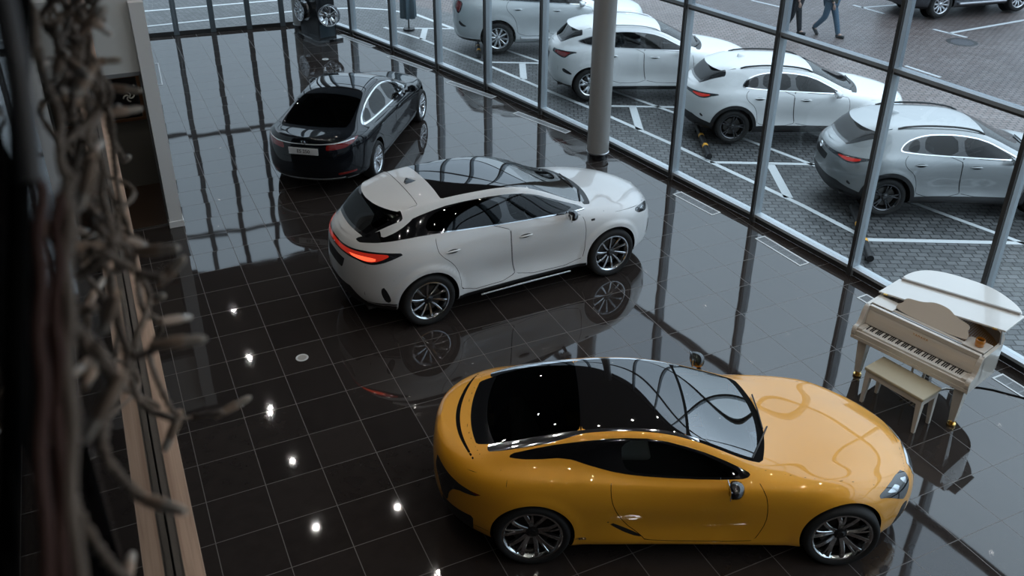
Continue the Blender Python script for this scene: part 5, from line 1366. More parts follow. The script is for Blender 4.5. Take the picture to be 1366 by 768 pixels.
fr = MB(); fr.box(-.60, .385, 4.185, 4.22, .0, .018); struct('trim_102', fr, M['satin'])
o = empty('added_room_light', (-.35, 5.15, 3.44)); tag(o, 'small round lamp added to brighten the side room behind the doorway', 'added lamp')  # added lamp, lights the room seen through the doorway
b = MB(); b.lathe([(0, .14), (.13, .14), (.14, .06), (.12, .04), (.11, .05)], 28); obj('lamp_housing', b, M['satin'], o, smooth=40)
b = MB(); b.disc(.11, .05, 28, flip=True); obj('lamp_face', b, M['added_lamp'], o)
o = empty('wall_board', (.02, 5.93, 1.62)); tag(o, 'dark wall board with a brown frame and pale swirl inside the doorway', 'wall board')
b = MB(); b.box(-.55, .36, -.03, 0.02, -.35, .35); obj('panel', b, M['gloss_black'], o)
b = MB()
for (x0, x1, z0, z1) in ((-.60, .41, .35, .40), (-.60, .41, -.40, -.35), (-.60, -.55, -.35, .35), (.36, .41, -.35, .35)): b.box(x0, x1, -.05, .02, z0, z1)
obj('frame', b, M['brown_wood'], o, bevel=.004)
b = MB()
for k in range(4):
    a0 = k * PI / 2
    b.tube([(.20 + .09 * t * math.cos(a0 + 1.8 * t), -.04, .02 + .09 * t * math.sin(a0 + 1.8 * t)) for t in np.linspace(.1, 1, 8)], .012, 6)
obj('swirl', b, M['white_plate'], o, smooth=60)

# gallery edge with its timber-and-metal capping and the glass standing in it
GX = -.25
g = MB(); g.box(-6, -.14, -13.5, 4.18, 3.25, 3.675); struct('trim_103', g, M['darkwall'])
g = MB(); g.box(-.212, -.133, -13.5, 4.18, 3.675, 3.70); struct('trim_104', g, M['plank'], bevel=.003)
g = MB(); g.box(-.367, -.288, -13.5, 4.18, 3.675, 3.70); struct('trim_105', g, M['plank'], bevel=.003)
g = MB(); g.box(-.285, -.255, -13.5, 4.18, 3.675, 3.694); g.box(-.245, -.215, -13.5, 4.18, 3.675, 3.694); g.box(-.2155, -.2115, -13.5, 4.18, 3.675, 3.703)
struct('trim_106', g, M['channel'])
g = MB()
g.box(GX - .006, GX, -13.5, 4.15, 3.68, 6.98)
struct('window_200', g, M['screen'])
g = MB(); g.box(-6, -.29, -13.5, 4.18, 3.675, 3.68); struct('floor_gallery', g, M['dark_floor'])
g = MB(); g.box(-6, -.20, -13.5, 4.18, 6.98, HEIGHT - .01); struct('trim_107', g, M['darkwall'])
g = MB(); g.box(-3.4, -3.2, -13.5, 4.18, 3.68, 6.98); struct('wall_gallery', g, M['darkwall'])
g = MB(); g.box(GX - .03, GX + .03, -9.02, -8.96, 3.69, 6.98); struct('trim_108', g, M['gloss_black'])

# ------------------------------------------------------------------ columns
def column(x, y, r, label):
    o = empty('round_column', (x, y, 0)); tag(o, label, 'column')
    m = MB(); m.lathe([(r, .13), (r, HEIGHT - .01)], 64); obj('shaft', m, M['column'], o, smooth=60)
    m = MB(); m.lathe([(r + .006, .115), (r + .012, .125), (r + .010, .14), (r, .145)], 64); obj('rim', m, M['satin'], o, smooth=40)
    m = MB(); m.lathe([(r - .012, 0), (r - .012, .13)], 64); obj('base', m, M['gloss_black'], o, smooth=60)
    return o
column(8.09, 3.80, .205, 'tall grey round column standing by the glass front behind the white crossover')
column(5.10, 15.10, .175, 'grey round column in the far corner behind the wheel display')

# ------------------------------------------------------------------ wheel display
o = empty('display_stand', (5.36, 13.80, 0), math.radians(14)); tag(o, 'black display stand holding alloy wheels in the far corner', 'display stand')
m = MB(); m.box(-.30, .42, -.42, .82, 0, .07); obj('plinth', m, M['gloss_black'], o, bevel=.006)
m = MB(); m.box(-.18, .34, -.22, .78, .07, 2.5); obj('tower', m, M['stand_black'], o, bevel=.008)
m = MB(); m.box(-.14, .30, -.226, -.22, .10, .44); obj('front_panel', m, M['stand_blue'], o)
def show_wheel(y, z, label, ax, style, R=.26):
    s = empty('alloy_wheel', (0, 0, 0)); tag(s, label, 'alloy wheel', 'alloy wheels on the display stand')
    w_ = make_wheel('rim', s, (0, 0, 0), False, R + .055, .20, R, style, True)
    for c in list(w_.children):
        if c.name.startswith(('tyre', 'brake_disc', 'wheel_back')): bpy.data.objects.remove(c)
    return s
a = math.radians(14)
def on_stand(lx, ly, lz): return Vector((5.36 + lx * math.cos(a) - ly * math.sin(a), 13.80 + lx * math.sin(a) + ly * math.cos(a), lz))
ST5 = dict(n=5, face='alloy_silver', side='alloy_silver', hub=.5, edge=.86, a0=.3, spokes=[(-.16, -.26, .05, .045), (.16, .26, .05, .045)])
s = show_wheel(0, 0, 'silver alloy wheel on the front of the black display stand', None, ST5); s.location = on_stand(.0, -.54, .74); s.rotation_euler = (0, 0, a + PI + math.radians(-48))
s = show_wheel(0, 0, 'silver alloy wheel on the side of the black display stand, next to the column', None, dict(ST5, n=7)); s.location = on_stand(-.31, .36, .74); s.rotation_euler = (0, 0, a + PI / 2)
m = MB(); m.tube([on_stand(.02, -.34, .74), on_stand(.02, -.20, .74)], .03, 10)
q = obj('peg', m, M['satin'], o); q.matrix_parent_inverse = (Matrix.Translation((5.36, 13.80, 0)) @ Matrix.Rotation(a, 4, 'Z')).inverted()

# ------------------------------------------------------------------ floor vents and sockets
def vent(p0, p1, wd, label):
    a = Vector((p0[0], p0[1], 0)); b = Vector((p1[0], p1[1], 0)); t = (b - a); ln = t.length; rz = math.atan2(t.y, t.x)
    o = empty('floor_vent', tuple((a + b) / 2), rz); tag(o, label, 'floor vent', 'floor vents along the glass')
    f = MB(); h = ln / 2; w2 = wd / 2
    for q in ((-h, h, -w2, -w2 + .022), (-h, h, w2 - .022, w2), (-h, -h + .022, -w2 + .022, w2 - .022), (h - .022, h, -w2 + .022, w2 - .022)): f.box(*q, .0005, .006)
    obj('frame', f, M['vent_white'], o)
    f = MB(); f.box(-h + .02, h - .02, -w2 + .02, w2 - .02, .0004, .0015, 1)
    for k in range(9):
        y = -w2 + .03 + (wd - .06) * k / 8; f.box(-h + .022, h - .022, y - .0038, y + .0038, .0015, .0045, 0)
    for k in range(1, 6): f.box(-h + ln * k / 6 - .003, -h + ln * k / 6 + .003, -w2 + .022, w2 - .022, .001, .005, 0)
    obj('grille', f, [M['vent_grey'], M['gap']], o)
vent((5.92, 14.00), (6.40, 12.56), .17, 'slim white floor vent beside the black wheel display')
vent((6.52, 11.62), (7.05, 10.08), .17, 'slim white floor vent just beyond the nose of the black saloon')
vent((7.14, 9.14), (7.67, 7.70), .17, 'slim white floor vent between the black saloon and the glass front')
vent((7.70, 6.64), (8.19, 5.16), .17, 'slim white floor vent on the far side of the tall round column')
vent((8.57, 1.84), (8.71, .875), .20, 'white floor vent by the glass, first one beyond the nose of the white crossover')
vent((8.84, -.09), (8.90, -1.08), .20, 'white floor vent by the glass, between the white crossover and the piano')
vent((9.03, -2.12), (9.10, -3.1), .20, 'white floor vent half hidden behind the left end of the piano')
vent((9.19, -4.26), (9.22, -5.3), .20, 'white floor vent to the right of the piano, at the picture edge')
vent((1.03, 11.55), (1.12, 13.3), .15, 'white floor vent along the side wall, left of the black saloon')
def socket(x, y, label):
    o = empty('floor_socket', (x, y, 0)); tag(o, label, 'floor socket')
    m = MB(); m.lathe([(.055, .003), (.060, .006), (.075, .006), (.080, .001)], 32); obj('ring', m, M['vent_white'], o, smooth=40)
    m = MB(); m.disc(.056, .003, 32); obj('cover', m, M['socket_grey'], o)
socket(1.475, -.31, 'round pale floor socket in the open tiles in front of the white crossover')
socket(4.99, 12.0, 'round pale floor socket beyond the black saloon near the wheel display')

# ------------------------------------------------------------------ grand piano
PZ = math.radians(-75.5)
PO = Vector((7.445, -3.44, 0))
piano = empty('grand_piano', PO, PZ); tag(piano, 'cream white baby grand piano with its lid slightly raised, by the glass', 'piano')
PW = 1.45
def curve_side(y0, n=40):
    """plan outline of the case from the right cheek, round the tail, to the left back corner"""
    pts = [(PW, y0), (PW, .52), (PW - .005, .66), (PW - .05, .80), (PW - .16, .94), (PW - .32, 1.04), (PW - .46, 1.14), (PW - .56, 1.28), (PW - .66, 1.41), (PW - .82, 1.48), (.42, 1.50), (.20, 1.47), (.06, 1.38), (0, 1.22), (0, y0)]
    return rnd(pts, 3, False)
IV, IVS = M['ivory'], M['ivory']
out = [tuple(p) for p in curve_side(.20)]
inn = []
for i, p in enumerate(out):
    a = np.array(out[max(0, i - 1)]); b = np.array(out[min(len(out) - 1, i + 1)]); t = b - a; t /= np.linalg.norm(t); n_ = np.array([-t[1], t[0]]); inn.append(tuple(np.array(p) + n_ * .038))
rim = MB(); n = len(out); vs = []
for z in (.62, .965): vs += [(p[0], p[1], z) for p in out] + [(p[0], p[1], z) for p in inn]
fs = []
for i in range(n - 1):
    fs += [(i, i + 1, 2 * n + i + 1, 2 * n + i), (n + i + 1, n + i, 3 * n + i, 3 * n + i + 1), (2 * n + i, 2 * n + i + 1, 3 * n + i + 1, 3 * n + i)]
fs += [(0, 2 * n, 3 * n, n), (n - 1, 2 * n - 1, 4 * n - 1, 3 * n - 1)]
rim.add(vs, fs); obj('case', rim, IV, piano, smooth=35)
b = MB(); b.prism([(p[0], p[1]) for p in inn], .60, .64); obj('bottom_board', b, IV, piano)
b = MB(); b.prism([(p[0] , p[1]) for p in inn if p[1] > .30] + [(.04, .30)], .80, .82); obj('soundboard', b, M['gold_board'], piano)
# iron frame with struts and strings
b = MB()
for k in range(5):
    x = .18 + .27 * k; b.rbox((x, .72 - .06 * k, .855), (.018, .42 - .06 * k, .02), .01, 2)
b.rbox((PW / 2, .37, .85), (PW / 2 - .05, .045, .02), .015, 2)
obj('iron_frame', b, M['bronze'], piano, smooth=50)
b = MB()
for k in range(46):
    x = .08 + 1.28 * k / 45; y1 = 1.36 - .62 * (k / 45) ** 1.3; b.tube([(x, .40, .875), (x * .92 + .06, y1, .875)], .0016, 4, cap=False)
obj('strings', b, M['satin'], piano)['kind'] = 'stuff'
b = MB()
for k in range(60):
    b.tube([(.08 + 1.29 * k / 59, .355 + .02 * (k % 3), .86), (.08 + 1.29 * k / 59, .355 + .02 * (k % 3), .90)], .004, 5)
obj('tuning_pins', b, M['satin'], piano)['kind'] = 'stuff'
# front: cheeks (arms), key bed, key slip, fallboard
def cheek(x0, x1):
    prof = rnd([(0.02, .60), (-.015, .63), (-.015, .70), (.01, .735), (.07, .745), (.115, .80), (.14, .90), (.19, .965), (.24, .965), (.24, .60)], 1)
    m = MB(); m.loft([[(x, p[0], p[1]) for p in prof] for x in (x0, x1)]); return m
obj('arm', cheek(0, .055), IV, piano, bevel=.006); obj('arm', cheek(PW - .055, PW), IV, piano, bevel=.006)
b = MB(); b.box(.0, PW, -.01, .62, .575, .625); obj('key_bed', b, IV, piano, bevel=.006)
b = MB(); b.box(.055, PW - .055, -.005, .025, .625, .692); obj('key_slip', b, IV, piano, bevel=.004)
b = MB(); b.box(.055, .115, .02, .17, .625, .728); obj('key_block', b, IV, piano, bevel=.006); b = MB(); b.box(PW - .115, PW - .055, .02, .17, .625, .728); obj('key_block', b, IV, piano, bevel=.006)
kw = (PW - .23) / 52
b = MB()
for k in range(52): b.box(.115 + k * kw + .0006, .115 + (k + 1) * kw - .0006, .028, .175, .66, .712)
o = obj('white_keys', b, M['key_white'], piano)
b = MB()
for k in range(51):
    if (k - 2) % 7 in (0, 1, 3, 4, 5) or k == 0:
        if (k - 2) % 7 in (2, 6): continue
        x = .115 + (k + 1) * kw
        b.add([(x - .0055, .078, .712), (x + .0055, .078, .712), (x + .0055, .175, .712), (x - .0055, .175, .712), (x - .0045, .084, .724), (x + .0045, .084, .724), (x + .0045, .175, .724), (x - .0045, .175, .724)],
              [(0, 1, 5, 4), (1, 2, 6, 5), (2, 3, 7, 6), (3, 0, 4, 7), (4, 5, 6, 7)])
obj('black_keys', b, M['key_black'], piano)
fb_ = MB(); prof = rnd([(.172, .705), (.185, .80), (.215, .90), (.235, .905), (.235, .705)], 1); fb_.loft([[(x, p[0], p[1]) for p in prof] for x in (.055, PW - .055)]); fbo = obj('fallboard', fb_, IV, piano, bevel=.004)
t = text_mesh('maker_name', 'YAMAHA', .034, M['gold'], fbo, spacing=1.5); t.matrix_local = Matrix.Translation((PW / 2, .199, .862)) @ Matrix.Rotation(math.radians(73), 4, 'X')
b = MB(); b.box(.05, PW - .05, .215, .262, .905, .962); obj('front_rail', b, IV, piano, bevel=.006)
b = MB(); b.box(.06, PW - .06, .262, .46, .90, .905); obj('pin_block_cover', b, M['gap'], piano)
b = MB(); b.box(.20, PW - .20, .285, .305, .935, .957); b.box(.06, PW - .06, .330, .352, .925, .948); obj('desk_rail', b, M['satin'], piano)
# side shelves and music desk
b = MB(); b.box(.045, .30, .275, .50, .957, .975); obj('desk_shelf', b, IV, piano, bevel=.003); b = MB(); b.box(PW - .30, PW - .045, .275, .50, .957, .975); obj('desk_shelf', b, IV, piano, bevel=.003)
desk = rnd([(0, 0), (.86, 0), (.865, .09), (.82, .13), (.83, .17), (.80, .205), (.72, .215), (.62, .235), (.53, .285), (.43, .295), (.33, .285), (.24, .235), (.14, .215), (.06, .205), (.03, .17), (.04, .13), (-.005, .09)], 2)
T = Matrix.Translation((.30, .335, .965)) @ Matrix.Rotation(math.radians(38), 4, 'X')
b = MB(); b.prism([tuple(p) for p in desk], 0, .016, 0, T); obj('music_desk', b, M['tan_lacquer'], piano, bevel=.003)
b = MB(); b.box(0, .86, -.03, .0, 0, .018, 0, T); obj('desk_ledge', b, IV, piano, bevel=.003)
# lid: front leaf and curved main leaf, raised a little on the right
LT = Matrix.Translation((0, 0, .985)) @ Matrix.Rotation(math.radians(-7.6), 4, 'Y')
lid = MB()
lid.prism([(-.02, .515), (PW + .04, .515), (PW + .04, .99), (-.02, .99)], 0, .022, 0, LT); lo = obj('lid_front', lid, M['white_lacquer'], piano, bevel=.004)
tail = rnd([(-.02, .985), (PW + .0, .985), (PW - .02, 1.06), (PW - .10, 1.16), (PW - .24, 1.28), (PW - .42, 1.40), (PW - .62, 1.49), (.46, 1.53), (.22, 1.51), (.06, 1.42), (-.02, 1.24)], 2)
lid = MB(); lid.prism([tuple(p) for p in tail], .001, .021, 0, LT); obj('lid_rear', lid, M['white_lacquer'], piano, bevel=.004)
lid = MB(); lid.box(.02, PW - .01, .965, .995, .022, .052, 0, LT); obj('lid_hinge', lid, M['hinge_strip'], piano, bevel=.003)
for x_ in (.05, PW - .10):
    lid = MB(); lid.box(x_, x_ + .05, .50, .516, .004, .020, 0, LT); obj('lid_catch', lid, M['gold'], piano)
b = MB(); b.tube([(PW - .02, .60, .96), (PW - .06, .63, 1.165)], .011, 8); obj('lid_prop', b, M['satin'], piano, smooth=60)
# legs with brass castors, pedal lyre
def leg(x, y):
    m = MB(); rings = []
    for z, h in ((.58, .070), (.54, .070), (.53, .060), (.30, .048), (.10, .036), (.075, .036)):
        rings.append([(x - h, y - h, z), (x + h, y - h, z), (x + h, y + h, z), (x - h, y + h, z)])
    m.loft(rings); l = obj('leg', m, IV, piano, bevel=.006)
    m = MB(); m.lathe([(.0, .078), (.034, .078), (.040, .066), (.030, .05), (.028, .035), (.046, .030), (.050, .022), (.050, .006), (.040, .002), (0, .002)], 24, c=(x, y, 0)); obj('castor', m, M['gold'], l, smooth=40)
leg(.12, .14); leg(PW - .12, .14); leg(.52, 1.22)
b = MB()
for x_ in (PW / 2 - .08, PW / 2 + .08): b.tube([(x_, .42, .60), (x_ * .9 + PW * .05, .40, .16)], .016, 8)
b.rbox((PW / 2, .40, .135), (.12, .05, .03), .012, 3); ly = obj('pedal_lyre', b, IV, piano, smooth=50)
for k in (-1, 0, 1):
    b = MB(); b.rbox((PW / 2 + .06 * k, .30, .11), (.014, .07, .006), .005, 2); obj('pedal', b, M['gold'], ly, smooth=50)

# small amber jar on the right desk shelf
jx = PO + Matrix.Rotation(PZ, 3, 'Z') @ Vector((PW - .15, .375, .9785))
o = empty('candle_jar', jx, PZ); tag(o, 'small amber glass candle jar on the right end of the piano', 'candle jar')
m = MB(); m.lathe([(0, .0), (.045, .0), (.052, .01), (.052, .075), (.046, .085), (.042, .085), (.044, .07), (.044, .02), (0, .02)], 28); obj('jar', m, M['amber'], o, smooth=50)
m = MB(); m.lathe([(0, .055), (.043, .055)], 28); m.disc(.043, .055, 28); obj('wax', m, M['amber_wax'], o)

# bench
bn = empty('piano_bench', (7.245, -3.91, 0), math.radians(-79.5)); tag(bn, 'cream piano bench with a padded beige seat in front of the piano', 'bench')
m = MB(); m.rbox((.375, .18, .478), (.378, .185, .022), .014, 3); obj('seat', m, M['bench_pad'], bn, smooth=50)
m = MB(); m.box(.012, .738, .012, .348, .385, .455); obj('apron', m, IV, bn, bevel=.005)
for (x, y) in ((.045, .045), (.705, .045), (.705, .315), (.045, .315)):
    m = MB(); dx = .012 if x > .3 else -.012; dy = .01 if y > .2 else -.01; rings = []
    for z, h, k in ((.456, .032, 0), (.37, .032, .1), (.0, .019, 1)): rings.append([(x + dx * k - h, y + dy * k - h, z), (x + dx * k + h, y + dy * k - h, z), (x + dx * k + h, y + dy * k + h, z), (x + dx * k - h, y + dy * k + h, z)])
    m.loft(rings); obj('leg', m, IV, bn, bevel=.004)
# cables on the floor
m = MB(); m.tube([(8.05, -3.95, .01), (8.15, -4.08, .008), (8.27, -4.17, .008), (8.40, -4.18, .008), (8.50, -4.25, .008), (8.62, -4.26, .008)], .008, 6); o = obj('power_cable', m, M['ivory'], None, smooth=60); tag(o, 'white cable lying on the floor under the piano', 'cable')
m = MB(); m.tube([(8.66, -4.26, .008), (8.79, -4.34, .008), (8.90, -4.44, .008), (8.99, -4.56, .008), (9.07, -4.66, .008), (9.16, -4.78, .008)], .009, 6); o = obj('power_cable', m, M['black'], None, smooth=60); tag(o, 'black cable lying on the tiles at the right of the piano', 'cable')

# ------------------------------------------------------------------ outside: road paint, stops, parasol, manhole
grd = bpy.data.objects['ground']
def pline(pts, wd=.10):
    m = MB(); P = [Vector((p[0], p[1], 0)) for p in pts]; vs = []
    for i, p in enumerate(P):
        t = (P[min(i + 1, len(P) - 1)] - P[max(0, i - 1)]).normalized(); n_ = Vector((-t.y, t.x, 0)) * wd / 2; vs += [p + n_, p - n_]
    k = len(P); top = [(v.x, v.y, -.040) for v in vs]; bot = [(v.x, v.y, -.0449) for v in vs]
    fs = [(2 * i + 1, 2 * i + 3, 2 * i + 2, 2 * i) for i in range(k - 1)]
    fs += [(2 * i, 2 * i + 2, 2 * k + 2 * i + 2, 2 * k + 2 * i) for i in range(k - 1)] + [(2 * i + 3, 2 * i + 1, 2 * k + 2 * i + 1, 2 * k + 2 * i + 3) for i in range(k - 1)]
    m.add(top + bot, fs); obj('road_line', m, M['line'], grd)
pline([(7.30, 14.45), (7.85, 12.88), (8.46, 10.5), (8.95, 8.17), (9.37, 6.32), (9.62, 5.0), (9.86, 3.7), (10.16, 1.71), (10.32, .6), (10.42, -.6)])
pline([(6.2, 17.15), (7.24, 16.86), (8.01, 16.27), (8.59, 15.43), (9.02, 13.55)], .12)
pline([(7.55, 14.26), (9.04, 13.51)])
pline([(8.28, 13.82), (7.86, 12.87)], .16); pline([(9.39, 9.84), (8.89, 8.72)], .16); pline([(10.25, 6.03), (9.65, 4.78)], .16); pline([(10.97, 2.27), (10.30, .95)], .16)
pline([(8.72, 10.26), (14.6, 7.2)]); pline([(9.55, 6.42), (15.3, 3.52)]); pline([(9.98, 2.81), (15.8, -.15)]); pline([(10.42, -.80), (16.3, -3.8)]); 
pline([(9.45, 11.3), (9.89, 9.74)], .09); pline([(10.30, 7.5), (10.92, 5.2)], .09); pline([(11.30, 3.6), (11.70, 1.85)], .09); pline([(12.10, .1), (12.62, -1.95)], .09)
pline([(21.45, 10.85), (24.9, 10.35)], .11); pline([(21.45, 11.2), (21.55, 10.0)], .11)
pline([(21.60, 7.62), (25.4, 7.80)], .11); pline([(21.52, 8.1), (21.70, 7.1)], .11); pline([(18.11, 5.85), (18.18, 4.80)], .10); pline([(18.9, 12.95), (19.2, 11.8)], .10)
pline([(23.3, 5.2), (25.2, 5.25)], .11)
pline([(.6, 17.12), (5.6, 17.22)], .11); pline([(.6, 18.95), (5.4, 18.75)], .13); pline([(1.0, 21.5), (5.6, 21.3)], .11)
for z, lab in (((9.99, 2.86, 10.74, 4.34), 'dark low wheel stop bar behind the white crossover outside with black arches'), ((9.86, -1.42, 10.92, .08), 'dark low wheel stop bar behind the grey crossover outside'), ((8.56, 10.62, 8.98, 11.75), 'dark low wheel stop bar behind the silver off-roader outside')):
    x0, y0, x1, y1 = z; d = Vector((x1 - x0, y1 - y0, 0)); ln = d.length; o = empty('wheel_stop', (x0, y0, -.045), math.atan2(d.y, d.x)); tag(o, lab, 'wheel stop')
    m = MB(); m.tube([(0, 0, .10), (ln, 0, .10)], .055, 12); obj('bar', m, M['black'], o, smooth=60)
    for k in (.3, .62): 
        m = MB(); m.lathe([(.057, ln * k - .05), (.057, ln * k + .05)], 12, 'x', c=(0, 0, .10)); obj('reflective_band', m, M['amber_wax'], o, smooth=60)
    for k in (.08, .92):
        m = MB(); m.box(ln * k - .03, ln * k + .03, -.05, .05, 0, .08); obj('foot', m, M['black'], o)
o = empty('parasol', (7.84, 13.90, -.045)); tag(o, 'closed blue-grey parasol standing outside the far end of the glass', 'parasol')
m = MB(); m.tube([(0, 0, 0), (0, 0, 2.55)], .022, 10); obj('pole', m, M['steel'], o, smooth=60)
m = MB(); m.lathe([(.0, .0), (.16, .0), (.16, .05), (.03, .07), (.0, .07)], 24); obj('base', m, M['black'], o, smooth=30)
m = MB(); rings = []
for z, r in ((.34, .17), (.36, .20), (.8, .19), (1.3, .15), (1.9, .09), (2.45, .03)):
    rings.append([(r * (1 + .22 * math.cos(6 * t)) * math.cos(t), r * (1 + .22 * math.cos(6 * t)) * math.sin(t), z) for t in np.linspace(0, 2 * PI, 37)[:-1]])
m.loft(rings); obj('folded_canopy', m, M['canvas'], o, smooth=50)
o = empty('manhole_cover', (21.2, 6.82, -.045)); tag(o, 'round iron manhole cover in the paving below the white line at the top right', 'manhole cover')
m = MB(); m.lathe([(.30, .004), (.36, .006), (.40, .006), (.41, 0)], 40); obj('ring', m, M['steel'], o); m = MB(); m.lathe([(0, .003), (.12, .005), (.13, .003), (.22, .003), (.23, .005), (.30, .003)], 40); obj('lid', m, M['iron'], o)

# ------------------------------------------------------------------ people in the yard
def skinned(name, verts, edges, radii, m, parent, sub=2):
    me = bpy.data.meshes.new(name); me.from_pydata(verts, edges, []); o = bpy.data.objects.new(name, me); COL.objects.link(o); o.parent = parent
    md = o.modifiers.new('skin', 'SKIN'); md.use_smooth_shade = True
    for i, r in enumerate(radii):
        sv = me.skin_vertices[0].data[i]; sv.radius = r if isinstance(r, tuple) else (r, r)
    me.skin_vertices[0].data[0].use_root = True
    sd = o.modifiers.new('subd', 'SUBSURF'); sd.levels = sub; sd.render_levels = sub
    me.materials.append(m); return o
def person(loc, rz, label, top, trouser, hair, stride, long_coat):
    r = empty('person', loc, rz); tag(r, label, 'person', 'people walking in the yard')
    s = stride
    # walks toward +x; left is +y
    V = [(0, 0, .98), (0, .09, .93), (s * .16, .09, .52), (s * .30, .09, .09), (s * .30 + .17, .10, .035), (0, -.09, .93), (-s * .10 + .03, -.09, .52), (-s * .38, -.09, .22), (-s * .40 + .12, -.09, .09),
         (.01, 0, 1.18), (.02, 0, 1.38), (.03, 0, 1.50), (.05, 0, 1.60), (.02, .18, 1.43), (-.08, .23, 1.17), (-.02, .24, .93), (.02, -.18, 1.43), (.10, -.23, 1.17), (.22, -.23, .95)]
    E = [(0, 1), (1, 2), (2, 3), (3, 4), (0, 5), (5, 6), (6, 7), (7, 8), (0, 9), (9, 10), (10, 11), (11, 12), (10, 13), (13, 14), (14, 15), (10, 16), (16, 17), (17, 18)]
    R = [(.15, .11), .095, .068, .05, .04, .095, .068, .05, .04, (.155, .105), (.17, .115), .062, .055, .062, .045, .034, .062, .045, .034]
    skinned('body', V, E, R, M['skin'], r)
    # head with face and hair
    h = MB(); rings = []
    for k in range(13):
        t = k / 12; z = 1.54 + .24 * t; w = math.sin(PI * min(1, (t * .94 + .06))) ** .55
        jaw = .80 + .20 * min(1, t * 2.2)
        ring = []
        for q in range(18):
            a_ = 2 * PI * q / 18; fx_ = math.cos(a_) * .098 * w * (1.0 if math.cos(a_) > 0 else .95) * jaw; fy_ = math.sin(a_) * .076 * w * jaw
            if abs(a_) < .2 and .34 < t < .58: fx_ += .026 * (1 - abs(t - .42) / .16)
            ring.append((.045 + fx_, fy_, z))
        rings.append(ring)
    h.loft(rings)
    for sd in (1, -1): h.rbox((.035, sd * .074, 1.655), (.016, .008, .03), .007, 2)
    hd = obj('head', h, M['skin'], r, smooth=60)
    for sd in (1, -1):
        e_ = MB(); e_.rbox((.137, sd * .028, 1.672), (.006, .012, .006), .005, 2); obj('eye', e_, M['ink'], hd)
    e_ = MB(); e_.rbox((.132, 0, 1.595), (.005, .022, .004), .003, 2); obj('mouth', e_, M['lip'], hd)
    hm = MB(); rings = []
    for k in range(7):
        t = k / 6; z = 1.66 + .135 * t; w = math.cos(t * PI / 2) ** .5 + .02
        rings.append([(.030 + math.cos(a_) * .104 * w * (.80 if math.cos(a_) > .2 and t < .4 else 1.02), math.sin(a_) * .084 * w, z) for a_ in np.linspace(0, 2 * PI, 19)[:-1]])
    hm.loft(rings); obj('hair', hm, hair, hd, smooth=60)
    # clothes
    Vt = [V[0], V[1], V[2], V[3], V[5], V[6], V[7]]; skinned('trousers', [(0, 0, .97)] + [V[1], V[2], (V[3][0] + .01, V[3][1], .055)] + [V[5], V[6], (V[7][0] + .01, V[7][1], .17)], [(0, 1), (1, 2), (2, 3), (0, 4), (4, 5), (5, 6)], [(.165, .125), .11, .085, .068, .11, .085, .068], trouser, r)
    zl = .62 if long_coat else .86
    skinned('jacket', [(.0, 0, zl), (0, 0, .98), (.01, 0, 1.18), (.02, 0, 1.38), (.03, 0, 1.47), V[13], V[14], (V[15][0] - .005, V[15][1], .99), V[16], V[17], (V[18][0] - .015, V[18][1], .985)],
            [(0, 1), (1, 2), (2, 3), (3, 4), (3, 5), (5, 6), (6, 7), (3, 8), (8, 9), (9, 10)], [(.20, .15), (.19, .15), (.18, .135), (.19, .14), .075, .08, .062, .052, .08, .062, .052], top, r)
    for (x, y, z, pit) in ((V[3][0], V[3][1], .045, 0), (V[7][0] + .03, V[7][1], .135, 50)):
        sm_ = MB(); T = Matrix.Translation((x + .02, y, z)) @ Matrix.Rotation(math.radians(pit), 4, 'Y')
        sm_.rbox((.045, 0, .0), (.135, .048, .045), .04, 4, M=T); obj('shoe', sm_, M['shoe'], r, smooth=60)
    # hands: palm, four fingers, thumb
    for (wx, wy, wz, sd) in ((V[15][0], V[15][1], .93, 1), (V[18][0], V[18][1], .95, -1)):
        hv = [(wx, wy, wz), (wx + .01, wy, wz - .05), (wx + .02, wy, wz - .085)]; he = [(0, 1), (1, 2)]; hr = [.026, (.022, .036), (.018, .036)]
        for q, (oy, ln) in enumerate(((-.030, .062), (-.010, .070), (.010, .066), (.029, .052))):
            b0 = len(hv); hv += [(wx + .022 + oy, wy, wz - .095), (wx + .025 + oy * 1.05, wy - sd * .008, wz - .095 - ln * .55), (wx + .022 + oy * 1.05, wy - sd * .022, wz - .095 - ln)]; he += [(2, b0), (b0, b0 + 1), (b0 + 1, b0 + 2)]; hr += [.010, .009, .007]
        b0 = len(hv); hv += [(wx + .040, wy - sd * .012, wz - .055), (wx + .056, wy - sd * .020, wz - .090)]; he += [(1, b0), (b0, b0 + 1)]; hr += [.012, .008]
        skinned('hand', hv, he, hr, M['skin'], r, 1)
    return r
person((18.20, 8.80, -.045), math.radians(-75), 'person in blue jeans and dark green jacket walking in the yard', M['jacket_green'], M['denim'], M['hair'], 1.0, False)
person((17.47, 9.36, -.045), math.radians(-70), 'person in a dark coat and trousers, mostly hidden behind the mullion', M['coat_dark'], M['coat_dark'], M['hair'], .55, True)

